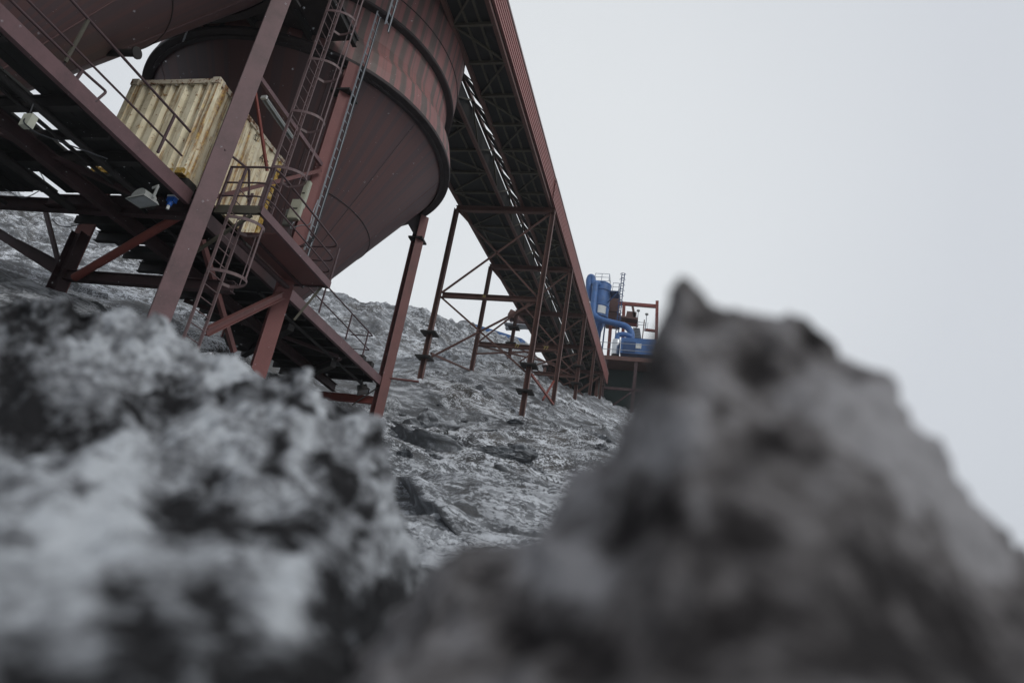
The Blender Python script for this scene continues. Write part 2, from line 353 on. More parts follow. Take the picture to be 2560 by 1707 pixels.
zs = np.where(rr > 200, zs*np.clip(1-(rr-200)/500, 0, 1)-np.clip((rr-200)/500, 0, 1)*3, zs)
inner = np.array([(relief(x, y, d) if d < 180 else 0) for x, y, d in zip(xs, ys, rr)])
zs = zs+inner*np.clip(rr/6, 0.1, 1)
vsg = [(0, 0, -.55)]+list(zip(xs.tolist(), ys.tolist(), zs.tolist())); fsg = []
for j in range(nA): fsg.append((0, 1+(j+1) % nA, 1+j))
for i in range(len(rad)-2):
    for j in range(nA):
        a = 1+i*nA+j; b = 1+i*nA+(j+1) % nA; fsg.append((a, b, b+nA, a+nA))
g = MB(); g.v = vsg; g.f = [f[::-1] for f in fsg]; g.sm = [True]*len(fsg)
go = g.build('ground', M['ground'], recalc=False); go['kind'] = 'structure'; go['label'] = 'slope of dark spoil dusted with wind-blown snow'

# ------------------------------------------------------------------ silos
SX, SY, SH = -14.1, 18.75, 15.0
def silo(name, cx, cy, h, apex, k, label, legs, full=True):
    o = thing(name, (cx, cy, 0), label, 'silo'); org = (cx, cy, 0)
    rt = k*(h-apex)
    rc = 0.5
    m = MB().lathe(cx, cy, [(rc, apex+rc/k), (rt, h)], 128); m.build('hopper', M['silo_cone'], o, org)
    for zz in (apex+(h-apex)*0.62, ):
        r2 = k*(zz-apex)
        MB().tube([(cx+(r2+.004)*math.cos(a*math.pi/64), cy+(r2+.004)*math.sin(a*math.pi/64), zz) for a in range(128)], 0.018, 5, closed=True).build('weld_seam', M['silo_ring'], o, org)
    m = MB()
    for a in range(10):
        t_ = a*math.pi/5+.35
        m.tube([(cx+k*(zz-apex)*math.cos(t_), cy+k*(zz-apex)*math.sin(t_), zz) for zz in (apex+1, h-.1)], 0.016, 5)
    m.build('vertical_weld_seam', M['silo_cone'], o, org)
    MB().lathe(cx, cy, [(rc+.02, apex+rc/k+.05), (rc+.02, apex+rc/k-.35), (rc*.7, apex+rc/k-.6), (0.01, apex+rc/k-.6)], 32).build('outlet', M['dark'], o, org)
    rl = 0.3745*SH; rb = 0.330*SH; ru = 0.346*SH
    MB().lathe(cx, cy, [(rt-.02, h+.012), (rt, h-.10), (rt+.12, h-.10), (rt+.12, h-.02), (rl-.02, h-.02), (rl, h), (rl, h+.10), (rl-.05, h+.14)], 160).build('ring_beam', M['silo_ring'], o, org)
    MB().lathe(cx, cy, [(rl-.05, h+.13), (rl-.08, h+.5), (rl-.2, h+1.0), (rb+.10, h+1.5), (rb, h+1.9), (rb, 1.19*SH+.1+h-SH)], 160).build('skirt_wall', M['silo_wall'], o, org)
    MB().lathe(cx, cy, [(rb-.05, 1.19*SH+h-SH), (ru-.03, 1.19*SH+h-SH), (ru+.02, 1.19*SH+.03+h-SH), (ru+.02, 1.19*SH+.12+h-SH)], 160).build('step_flange', M['silo_ring'], o, org)
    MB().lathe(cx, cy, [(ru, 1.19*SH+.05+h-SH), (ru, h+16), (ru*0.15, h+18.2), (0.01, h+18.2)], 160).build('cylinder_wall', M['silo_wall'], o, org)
    for zz in (1.19*SH+1.0, 1.19*SH+2.6, 1.19*SH+4.2, 1.19*SH+5.8):
        MB().tube([(cx+(ru+.006)*math.cos(a*math.pi/80), cy+(ru+.006)*math.sin(a*math.pi/80), zz+h-SH) for a in range(160)], 0.022, 5, closed=True).build('weld_seam', M['silo_ring'], o, org)
    for (lx, ly, lw, mat, rad_) in legs:
        gzv = ground_z(lx, ly)-0.6
        rx_, ry_ = lx-cx, ly-cy; m = MB(); m.hbeam((lx, ly, gzv), (lx, ly, h-.1), lw, lw*1.0, up=((rx_, ry_, 0) if rad_ else (-ry_, rx_, 0)), t=0.03)
        lg = m.build('leg', mat, o, org)
        MB().box((lx-lw*.8, ly-lw*.8, h-1.25), (lx+lw*.8, ly+lw*.8, h-1.18)).build('bearing_plate', M['dark'], lg, org)
        vx, vy = (cx-lx), (cy-ly); L = math.hypot(vx, vy); vx /= L; vy /= L
        MB().add([(lx-vy*.03, ly+vx*.03, h-1.2), (lx+vx*1.0-vy*.03, ly+vy*1.0+vx*.03, h-.35), (lx+vx*1.0-vy*.03, ly+vy*1.0+vx*.03, h-.1), (lx-vy*.03, ly+vx*.03, h-.1),
                  (lx+vy*.03, ly-vx*.03, h-1.2), (lx+vx*1.0+vy*.03, ly+vy*1.0-vx*.03, h-.35), (lx+vx*1.0+vy*.03, ly+vy*1.0-vx*.03, h-.1), (lx+vy*.03, ly-vx*.03, h-.1)],
                 [(0, 1, 2, 3), (7, 6, 5, 4), (0, 4, 5, 1), (1, 5, 6, 2), (2, 6, 7, 3), (3, 7, 4, 0)]).build('gusset', M['silo_ring'], lg, org)
    return o
silo1 = silo('storage_silo', SX, SY, SH, 0.446*SH, 0.635, 'red-brown streaked silo with dark conical hopper beside the sloping conveyor galleries',
             [(-10.65, 23.05, .38, M['leg_red'], 0), (-10.28, 14.75, .40, M['leg2'], 1), (-18.3, 15.45, .40, M['leg_red'], 0), (-17.8, 22.8, .40, M['leg_red'], 0)])
silo2 = silo('storage_silo', -14.1, 7.35, SH, 5.7, 0.575, 'dark silo hopper overhead in the top left corner, nearest the camera', [(-10.42, 11.17, .43, M['mauve'], 0)])
# stub pipe under the nearer hopper
p0 = atY(231, 131, 9.4); p1 = atY(340, 133, 9.4)
MB().tube([p0, p1], 0.085, 14).build('outlet_pipe', M['dark'], silo2, (-14.1, 7.35, 0))
MB().tube([p1, p1+(p1-p0).normalized()*.04], 0.135, 14).build('pipe_flange', M['dark'], silo2, (-14.1, 7.35, 0))

br_ = thing('dark_screen', (-13.2, 12.4, 15.5), 'added dark screen across the black gap between the two silos above their ring beams', 'platform'); BO = (-13.2, 12.4, 15.5)  # added dark screen that hides the paler skirt wall and keeps this gap black
MB().box((-16.3, 10.0, 15.45), (-10.0, 14.2, 15.55)).build('floor_plate', M['silo_ring'], br_, BO)
for x in (-16.2, -14.6, -13.0, -11.4, -10.05): MB().hbeam((x, 10.0, 15.30), (x, 14.2, 15.30), .14, .28).build('beam', M['dark'], br_, BO)
# ------------------------------------------------------------------ steel deck between the silos
DX = -10.66; DZ = 7.48
deck = thing('steel_deck', (DX, 11.2, DZ), 'long mauve-edged steel deck with dark cross beams under the silo hoppers', 'platform'); DO = (DX, 11.2, DZ)
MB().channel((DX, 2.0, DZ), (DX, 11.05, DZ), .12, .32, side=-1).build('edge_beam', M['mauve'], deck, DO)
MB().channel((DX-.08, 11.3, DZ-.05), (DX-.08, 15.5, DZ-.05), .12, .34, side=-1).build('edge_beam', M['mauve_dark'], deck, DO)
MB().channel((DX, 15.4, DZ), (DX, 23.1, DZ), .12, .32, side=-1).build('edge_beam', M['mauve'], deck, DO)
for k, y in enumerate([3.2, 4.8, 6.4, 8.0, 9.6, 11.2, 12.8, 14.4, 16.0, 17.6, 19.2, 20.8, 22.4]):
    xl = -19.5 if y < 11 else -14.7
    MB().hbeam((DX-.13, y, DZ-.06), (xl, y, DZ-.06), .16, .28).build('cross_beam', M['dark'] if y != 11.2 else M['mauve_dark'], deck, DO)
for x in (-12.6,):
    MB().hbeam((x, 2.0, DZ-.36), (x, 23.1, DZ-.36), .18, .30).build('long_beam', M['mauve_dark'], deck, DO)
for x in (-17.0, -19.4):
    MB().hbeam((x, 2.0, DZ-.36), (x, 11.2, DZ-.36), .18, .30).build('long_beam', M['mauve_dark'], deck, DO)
random.seed(3)
M['grating'] = paint('pale_lit_grating', (0.15, 0.155, 0.15), (0.05, 0.05, 0.05), 0.7, 0.8, 3)  # paler colour stands in for light on the strips between the deck planks
HOLES = [atZ(40, 262, 7.6), atZ(118, 322, 7.6)]
m = MB(); x = -19.4
while x < DX-.3:
    yy = 2.0
    while yy < 10.9:
        ye = min(11.1, yy+random.uniform(1.2, 2.2))
        cxm = x+.11; hole = any(abs(cxm-h.x) < .26 and yy-.4 < h.y < ye+.1 for h in HOLES)
        if hole: yy = ye; continue
        if random.random() > 0.03: m.box((x, yy, DZ+.085+random.uniform(0, .01)), (x+.225, ye-.02, DZ+.14))
        yy = ye
    x += .24
m.build('deck_planks', M['grime'], deck, DO)
m = MB(); y = 11.3; k = 0
while y < 22.9:
    w = random.choice((.20, .24, .30)); r0 = random.random()
    xl = -14.6+random.uniform(-.12, .12)
    if r0 > .42: m.box((xl, y, DZ+.085), (DX-.14, y+w-.02, DZ+.14))
    elif r0 > .12:
        xa = random.uniform(-14.5, -12.8); xb = random.uniform(-12.2, -10.9); MB().box((xa, y, DZ+.10), (xb, y+w-.02, DZ+.14)).build('lit_plank', M['grating'], deck, DO); m.box((xl, y, DZ+.085), (xa-.02, y+w-.02, DZ+.14)); m.box((xb+.02, y, DZ+.085), (DX-.14, y+w-.02, DZ+.14))
    else:
        xa = random.uniform(-14.2, -12.5); m.box((xl, y, DZ+.085), (xa, y+w-.02, DZ+.14)); m.box((xa+.7, y, DZ+.085), (DX-.14, y+w-.02, DZ+.14))
    y += w
m.build('deck_planks', M['grime'], deck, DO)
# pipes, conduits and stiffeners hung beneath the planks
for (x, z_, r_, ya, yb) in [(-11.5, -.30, .07, 2, 11), (-11.9, -.26, .04, 2, 15), (-13.6, -.42, .10, 2, 11), (-15.6, -.30, .05, 2, 11), (-11.2, -.32, .045, 15, 23)]:
    MB().tube([(x, ya, DZ+z_), (x, yb, DZ+z_)], r_, 8).build('pipe', M['dark'], deck, DO)
for (xa, ya, xb, yb) in [(-11, 3.5, -16, 9), (-16.5, 4, -11.5, 10.8), (-11, 12, -14.3, 15.2), (-14.3, 16, -11, 19.8), (-11, 20, -14.3, 22.6)]:
    MB().bar((xa, ya, DZ-.26), (xb, yb, DZ-.26), .12, .1).build('diagonal_brace', M['mauve_dark'], deck, DO)
for yy in (5.6, 8.8, 11.9, 13.6, 17.0, 18.4, 20.0, 21.6):
    MB().bar((DX-.16, yy, DZ-.12), (-14.5, yy, DZ-.12), .07, .2).build('stiffener', M['dark'], deck, DO)
# steel gratings of the far part, seen lit from above
# lower frame under the deck
def lowbar(name, a, b, w, h, mat, hb=True):
    m = MB(); (m.hbeam if hb else m.bar)(a, b, w, h); return m.build(name, mat, deck, DO)
pB = atY(155, 688, 12.4); pE = atY(403, 706, 12.4); dv = (pE-pB)
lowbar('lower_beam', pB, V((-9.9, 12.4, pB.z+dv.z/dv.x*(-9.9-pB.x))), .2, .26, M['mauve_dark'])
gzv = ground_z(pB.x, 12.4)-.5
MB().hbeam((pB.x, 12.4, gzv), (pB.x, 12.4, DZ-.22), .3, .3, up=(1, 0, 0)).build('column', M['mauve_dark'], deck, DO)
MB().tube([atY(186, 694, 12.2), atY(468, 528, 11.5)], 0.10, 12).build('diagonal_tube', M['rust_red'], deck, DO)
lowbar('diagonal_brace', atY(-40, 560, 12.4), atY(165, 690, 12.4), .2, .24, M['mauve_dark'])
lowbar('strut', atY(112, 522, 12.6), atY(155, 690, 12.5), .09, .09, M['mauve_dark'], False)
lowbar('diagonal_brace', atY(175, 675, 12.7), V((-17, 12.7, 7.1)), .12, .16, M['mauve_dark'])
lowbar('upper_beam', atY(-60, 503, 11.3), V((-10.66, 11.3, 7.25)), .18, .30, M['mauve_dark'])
lowbar('diagonal_brace', atY(515, 830, 11.9), atY(705, 738, 14.3), .14, .18, M['leg_red'])
lowbar('diagonal_brace', atY(505, 600, 12.0), atY(585, 880, 14.0), .10, .12, M['leg_red'], False)
lowbar('far_low_beam', V((-10.9, 23.0, 6.75)), V((-17.6, 23.0, 6.75)), .2, .28, M['rust_red'])
for y in (17, 20):
    MB().bar((-11.2, y, 7.0), (-14.4, y+2.6, 6.95), .2, .2).build('diagonal_brace', M['dark'], deck, DO)
MB().bar(atY(60, 120, 6.8), atY(160, 165, 7.4), .1, .1).build('strut', M['mauve_dark'], deck, DO)
# silo legs are braced to the deck by thin members
MB().bar(atY(650, 196, 11.3), atY(803, 412, 14.5), .09, .12).build('diagonal_brace', M['mauve'], deck, DO)
MB().bar(atY(637, 225, 11.4), atY(668, 428, 12.6), .055, .07).build('strut', M['rust_red'], deck, DO)
MB().bar(atY(540, 492, 11.4), atY(802, 426, 14.5), .08, .09).build('diagonal_brace', M['leg_red'], deck, DO)
# deck guard rail (camera side)
rl = MB()
def rail_line(a, b, r=.024): return MB().tube([a, b], r, 8)
rx = DX-.02
zt = atX(300, 135, rx).z; zmid = atX(260, 196, rx).z
def railpart(pts, r=.024, name='handrail', par=None, org=None, fr=.08, mat=None):
    return MB().tube(fillet(pts, fr), r, 8).build(name, mat or M['rail'], par, org)
dr = thing('deck_railing', (rx, 5, DZ+.2), 'dark tube guard railing along the mauve deck edge in front of the container', 'railing'); RO = (rx, 5, DZ+.2)
a = atX(177, 0, rx); b = atX(476, 330, rx); zt = (a.z+b.z)/2
railpart([(rx, 2.5, a.z), (rx, a.y, a.z), b], .028, 'top_rail', dr, RO)
a2 = atX(68, 0, rx); b2 = atX(455, 390, rx)
railpart([(rx, 2.5, a2.z), a2, b2], .022, 'middle_rail', dr, RO)
a3 = atX(25, 0, rx); b3 = atX(190, 163, rx); b4 = atX(266, 230, rx)
railpart([(rx, 2.5, a3.z), a3, b3, b4, b4-V((0, 0.12, .35))], .026, 'low_rail', dr, RO, .06)
for (ax, ay, bx, by) in [(437, 288, 394, 382), (222, 48, 163, 155), (205, 178, 192, 196)]:
    MB().bar(atX(ax, ay, rx), atX(bx, by, rx), .04, .05).build('post', M['rail'] if ax != 222 else M['olive'], dr, RO)

# ------------------------------------------------------------------ side platform with railing
SP = thing('side_platform', (-9.6, 13, 7.5), 'cantilevered platform with mauve edge beams and dark red underside hung in front of the hopper', 'platform'); SO = (-9.6, 13, 7.5)
zP = 7.45
cA = atZ(652, 524, zP); cB = atZ(829, 714, zP); cC = atZ(537, 521, zP)
X1 = (cA.x+cB.x)/2; X0 = cC.x; Y0 = (cA.y+cC.y)/2; Y1 = cB.y
MB().channel((X1, Y0, zP), (X1, Y1, zP), .08, .20, side=-1).build('edge_beam', M['mauve'], SP, SO)
MB().channel((X0, Y0, zP), (X1-.01, Y0, zP), .08, .20, side=-1).build('edge_beam', M['olive'], SP, SO)
MB().channel((X0, Y1-.03, zP), (X1-.01, Y1-.03, zP), .08, .20).build('edge_beam', M['mauve_dark'], SP, SO)
MB().box((X0+.02, Y0+.9, zP-.07), (X1-.03, Y1-.05, zP-.05)).build('floor_plate', M['leg_red'], SP, SO)
MB().bar((X0+.4, Y0+.9, zP-.09), (X0+.4, Y1, zP-.09), .06, .06).build('joist', M['mauve_dark'], SP, SO)
MB().tube([atY(597, 605, Y0+1), atY(722, 722, Y1-.2)], .07, 8).build('underside_tube', M['mauve_dark'], SP, SO)
MB().bar(V((X1-.25, Y0+.05, zP-.12)), atY(485, 632, 11.6), .06, .07).build('knee_brace', M['olive'], SP, SO)
MB().bar(V((X1-.2, Y1-.1, zP-.12)), atY(735, 800, 14.6), .05, .06).build('knee_brace', M['olive'], SP, SO)
spr = thing('platform_railing', (X1, Y0, zP+.1), 'bent tube guard railing with three rails round the cantilevered platform', 'railing'); PO = (X1, Y0, zP+.1)
Yr0, Yr1 = Y0+.02, Y1-.05
for dz, r in ((1.15, .026), (.72, .022), (.36, .020)):
    railpart([(X0, Yr0, zP+dz), (X1-.02, Yr0, zP+dz), (X1-.02, Yr1, zP+dz), (X1-.02-.95, Yr1, zP+dz)], r, 'rail', spr, PO, .3)
for (x, y) in [(X0+.03, Yr0), (X0+.42, Yr0), (X1-.04, Yr0), (X1-.03, Yr1)]:
    MB().bar((x, y, zP), (x, y, zP+1.13), .045, .06).build('post', M['rail'], spr, PO)
# ladder stub rails at the platform entrance
railpart([atX(560, 375, X0), atX(623, 425, X0), atX(621, 520, X0)], .03, 'gate_rail', spr, PO, .03)

# ------------------------------------------------------------------ caged ladders
def ladder(name, x, y0, y1, z0, z1, hoops, label, mat, depth=.75, strap=3):
    L = thing(name, (x, y0, z0), label, 'ladder'); org = (x, y0, z0)
    for y in (y0, y1): MB().bar((x, y, z0), (x, y, z1), .065, .03, up=(0, 1, 0)).build('side_rail', mat, L, org)
    z = z0+.3
    while z < z1-.1: MB().tube([(x, y0, z), (x, y1, z)], .013, 6).build('rung', mat, L, org); z += .30
    ym = (y0+y1)/2; hw = (y1-y0)/2+.10; path = []
    for i in range(17):
        t_ = -math.pi/2+math.pi*i/16; path.append((x+.12+(depth-.12)*math.cos(t_), ym+hw*math.sin(t_)*1.15))
    path = [(x, y0)]+path+[(x, y1)]
    for hz in hoops:
        m = MB()
        for (a, b), (c, d) in zip(path[:-1], path[1:]): m.bar((a, b, hz), (c, d, hz), .012, .07)
        m.build('hoop', mat, L, org)
    if hoops:
        for i in (3, 9, 15):
            a, b = path[i]; MB().bar((a+.012, b, min(hoops)), (a+.012, b, max(hoops)), .05 if i == 9 else .02, .012, up=(1, 0, 0)).build('cage_strap', mat, L, org)
    return L
ladder('caged_ladder', -9.22, 11.45, 11.92, 7.5, 17.5, [8.55, 10.15, 11.75, 13.35, 14.95, 16.5], 'tall caged ladder rising from the cantilevered platform past the hopper', M['ladder'])
ladder('caged_ladder', -9.72, 11.22, 11.72, ground_z(-9.7, 11.4)-.2, 8.1, [5.75, 7.05], 'lower caged ladder dropping from the cantilevered platform to the snow', M['ladder'])

# ------------------------------------------------------------------ walkway railing on the far deck
wr = thing('walkway_railing', (DX, 17, DZ+.2), 'guard railing along the far walkway in front of the snowy hill', 'railing'); WO = (DX, 17, DZ+.2)
w1 = atX(829, 717, DX+.1); w2 = atX(932, 840, DX+.1)
railpart([(DX+.1, 15.2, w2.z), (DX+.1, w2.y, w2.z), (DX-.75, w2.y, w2.z)], .024, 'rail', wr, WO, .05)
railpart([(DX+.1, 15.2, w2.z-.55), (DX+.1, w2.y, w2.z-.55), (DX-.75, w2.y, w2.z-.55)], .022, 'rail', wr, WO, .05)
for yy in (17.2, 19.2, w2.y-.4): MB().bar((DX+.1, yy, DZ+.15), (DX+.1, yy, w2.z), .04, .04).build('post', M['rail'], wr, WO)
# brackets beside leg: dark blocks on the beam
for (px, py) in [(905, 897), (925, 913)]:
    c_ = atX(px, py, DX-.1); MB().box((c_.x-.5, c_.y-.12, c_.z-.05), (c_.x+.1, c_.y+.12, c_.z+.12)).build('bracket', M['dark'], deck, DO)
MB().tube([atY(964, 944, 23.0), atY(1047, 954, 23.4)], .045, 8).build('stub_pipe', M['leg_red'], silo1, (SX, SY, 0))

# ------------------------------------------------------------------ shipping container
cx0, cx1, cy0, cy1, cz0, cz1 = -13.25, -10.80, 10.72, 13.75, 7.90, 10.62
ct = thing('shipping_container', ((cx0+cx1)/2, (cy0+cy1)/2, cz0), 'cream corrugated shipping container streaked with rust, standing on the deck between the hoppers', 'container')
CO = ((cx0+cx1)/2, (cy0+cy1)/2, cz0)
def corr(a, b, z0, z1, nrm, pitch=.38, dep=.09, flip=1):
    a = V(a); b = V(b); L = (b-a).length; d = (b-a).normalized(); n = max(1, round(L/pitch)); p = L/n; m = MB(); pts = []
    for i in range(n):
        s0 = i*p; pts += [(s0, 0), (s0+p*.42, 0), (s0+p*.55, dep), (s0+p*.87, dep)]
    pts.append((L, 0)); vs_ = []
    for s_, o_ in pts:
        q = a+d*s_-V(nrm)*o_; vs_ += [(q.x, q.y, z0), (q.x, q.y, z1)]
    return m.add(vs_, [(2*i, 2*i+2, 2*i+3, 2*i+1) for i in range(len(pts)-1)])
corr((cx0+.15, cy0+.03, 0), (cx1-.28, cy0+.03, 0), cz0+.12, cz1-.1, (0, -1, 0)).build('front_wall', M['cont'], ct, CO)
corr((cx1-.03, cy0+.28, 0), (cx1-.03, cy1-.15, 0), cz0+.12, cz1-.1, (1, 0, 0), .32, .04).build('side_wall', M['cont_rusty'], ct, CO)
corr((cx0+.03, cy0+.15, 0), (cx0+.03, cy1-.15, 0), cz0+.12, cz1-.1, (-1, 0, 0)).build('side_wall', M['cont'], ct, CO)
corr((cx0+.15, cy1-.03, 0), (cx1-.15, cy1-.03, 0), cz0+.12, cz1-.1, (0, 1, 0)).build('back_wall', M['cont'], ct, CO)
MB().box((cx0+.05, cy0+.05, cz1-.10), (cx1-.05, cy1-.05, cz1-.03)).build('roof', M['cont'], ct, CO)
MB().box((cx0+.05, cy0+.05, cz0+.02), (cx1-.05, cy1-.05, cz0+.10)).build('floor', M['dark'], ct, CO)
# broad moulded corner post, ribbed and rusty
m = MB(); post = [(cx1-.30, cy0), (cx1-.22, cy0-.02), (cx1-.16, cy0+.05), (cx1-.10, cy0-.02), (cx1, cy0-.02), (cx1+.02, cy0+.08), (cx1-.05, cy0+.14), (cx1+.02, cy0+.20), (cx1, cy0+.30), (cx1-.25, cy0+.3)]
np_ = len(post); m.add([(x, y, cz0) for x, y in post]+[(x, y, cz1-.02) for x, y in post], [(i, (i+1) % np_, np_+(i+1) % np_, np_+i) for i in range(np_)]+[tuple(range(np_)), tuple(range(np_, 2*np_))])
m.build('corner_post', M['cont_rusty'], ct, CO)
for (x, y, mt) in [(cx0+.07, cy0+.07, 'cont'), (cx1-.07, cy1-.07, 'cont_yellow'), (cx0+.07, cy1-.07, 'cont')]:
    MB().box((x-.075, y-.075, cz0), (x+.075, y+.075, cz1-.02)).build('corner_post', M[mt], ct, CO)
for (x, y) in [(cx0+.09, cy0+.07), (cx1-.09, cy0+.07), (cx0+.09, cy1-.08), (cx1-.09, cy1-.08)]:
    MB().box((x-.10, y-.11, cz1-.16), (x+.10, y+.11, cz1+.01)).build('corner_casting', M['cont_edge'], ct, CO)
    MB().box((x-.10, y-.11, cz0-.01), (x+.10, y+.11, cz0+.13)).build('corner_casting', M['cont_yellow'], ct, CO)
MB().box((cx0+.2, cy0-.005, cz1-.13), (cx1-.2, cy0+.09, cz1-.005)).build('top_rail', M['cont_edge'], ct, CO)
MB().box((cx1-.09, cy0+.2, cz1-.13), (cx1+.006, cy1-.2, cz1-.005)).build('top_rail', M['cont_edge'], ct, CO)
MB().box((cx0+.2, cy0-.004, cz0), (cx1-.2, cy0+.09, cz0+.13)).build('bottom_rail', M['cont_yellow'], ct, CO)
MB().box((cx1-.09, cy0+.2, cz0), (cx1+.005, cy1-.2, cz0+.13)).build('bottom_rail', M['cont_rusty'], ct, CO)
for yy in (cy0+.15, cy1-.4): MB().box((cx0-.1, yy, DZ+.14), (cx1+.04, yy+.3, cz0-.012)).build('bearer', M['dark'], ct, CO)
def text_mesh(body, size, mat, mw, parent, org, name='lettering'):
    cu = bpy.data.curves.new('t', 'FONT'); cu.body = body; cu.size = size; cu.extrude = 0.003; cu.align_x = 'CENTER'; cu.align_y = 'CENTER'
    o = bpy.data.objects.new('t', cu); COL.objects.link(o); bpy.context.view_layer.update()
    me = bpy.data.meshes.new_from_object(o); bpy.data.objects.remove(o); me.name = name
    me.transform(mw); me.transform(Matrix.Translation(-V(org))); me.materials.clear(); me.materials.append(mat)
    ob = bpy.data.objects.new(name, me); COL.objects.link(ob); ob.parent = parent
    pl = V((0, 0, 0)); q = parent
    while q is not None: pl += q.location; q = q.parent
    ob.location = V(org)-pl; return ob
def face_mw(pos, right, up):
    r = V(right).normalized(); u = V(up).normalized(); n = r.cross(u)
    return Matrix(((r.x, u.x, n.x, pos[0]), (r.y, u.y, n.y, pos[1]), (r.z, u.z, n.z, pos[2]), (0, 0, 0, 1)))
text_mesh('A-S', .27, M['ink'], face_mw((cx1+.012, 13.0, 10.02), (0, 1, 0), (0, 0, 1)), ct, CO)
text_mesh('S/', .24, M['ink'], face_mw((cx1+.012, 12.45, 10.28), (0, 1, 0), (0, 0, 1)), ct, CO)

# ------------------------------------------------------------------ electrical things
def cable_tray(x, y, z0, z1, label, n=3):
    T = thing('cable_tray', (x, y, z0), label, 'cable tray'); org = (x, y, z0)
    for dy in (-.13, .13): MB().bar((x, y+dy, z0), (x, y+dy, z1), .05, .012, up=(0, 1, 0)).build('side_rail', M['galv'], T, org)
    z = z0+.15
    while z < z1: MB().bar((x, y-.13, z), (x, y+.13, z), .02, .02).build('rung', M['galv'], T, org); z += .33
    for i in range(n):
        w = [(x+.03+.008*math.sin(zz*1.7+i), y+.02+.045*i, zz) for zz in np.linspace(z0-.1, z1-.05, 14)]
        MB().tube(w, .014, 6).build('cable', M['galv'] if i % 2 else M['cable'], T, org)
    return T
cable_tray(-9.92, 14.72, 8.3, 17.1, 'galvanised cable tray with cables running up the red silo leg')
pt = atY(967, 70, 13.45); pz = pt.z
cable_tray(pt.x, pt.y, pz, pz+3.0, 'short upper cable tray against the streaked silo wall')
def ebox(px, py, Y, w, h, name, label, cat, mat, tilt=0):
    c_ = atY(px, py, Y); T = thing(name, c_, label, cat)
    MB().box((c_.x-w/2, Y-.06, c_.z-h/2), (c_.x+w/2, Y+.06, c_.z+h/2)).build('housing', mat, T, c_)
    MB().box((c_.x-w/2+.02, Y-.075, c_.z-h/2+.02), (c_.x+w/2-.02, Y-.06, c_.z+h/2-.02)).build('cover', mat, T, c_)
    MB().box((c_.x-w*.25, Y-.082, c_.z-.02), (c_.x+w*.25, Y-.074, c_.z+.02)).build('latch', M['dark'], T, c_)
    return T
ebox(762, 487, 14.4, .16, .85, 'cable_cover', 'long pale cable cover fixed to the red silo leg behind the platform railing', 'cover', M['box'])
ebox(740, 525, 14.35, .34, .62, 'junction_box', 'pale green junction box on the red silo leg below the long cover', 'box', M['box'])
ebox(722, 545, 14.5, .22, .5, 'switch_box', 'small grey-green switch box left of the pale junction box', 'box', M['lampgrey'])
T = thing('hanging_cable', atY(745, 600, 14.3), 'loop of pale cable hanging below the junction box', 'cable')
MB().tube(fillet([atY(735, 555, 14.3), atY(722, 575, 14.3), atY(750, 562, 14.3), atY(775, 565, 14.2), atY(782, 530, 14.2), atY(795, 500, 14.2)], .2), .014, 6).build('cable', M['galv'], T, atY(745, 600, 14.3))
T = thing('hanging_cable', atY(735, 620, 14.3), 'black looped cables bunched under the switch box behind the railing', 'cable')
for i in range(3):
    MB().tube(fillet([atY(728+i*3, 555, 14.3), atY(716+i*4, 590, 14.3), atY(735+i*6, 622, 14.2), atY(780, 600+i*4, 14.2), atY(800, 560, 14.2)], .3), .011, 6).build('cable', M['cable'], T, atY(735, 620, 14.3))
# fluorescent luminaire under the hopper
fa = atY(663, 248, 12.6); fb = atY(728, 343, 13.9)
T = thing('tube_lamp', fa, 'long unlit grey tube lamp fixed below the hopper behind the tall ladder', 'lamp')
MB().bar(fa, fb, .16, .05).build('tray', M['lampgrey'], T, fa)
MB().tube([fa+V((.05, 0, -.05)), fb+V((.05, 0, -.05))], .028, 10).build('tube', M['glass_lamp'], T, fa)
MB().tube([fa+V((-.05, 0, -.05)), fb+V((-.05, 0, -.05))], .028, 10).build('tube', M['glass_lamp'], T, fa)
MB().bar(fa+(fa-fb).normalized()*.02, fa+(fa-fb).normalized()*.08, .17, .1).build('end_cap', M['white'], T, fa)
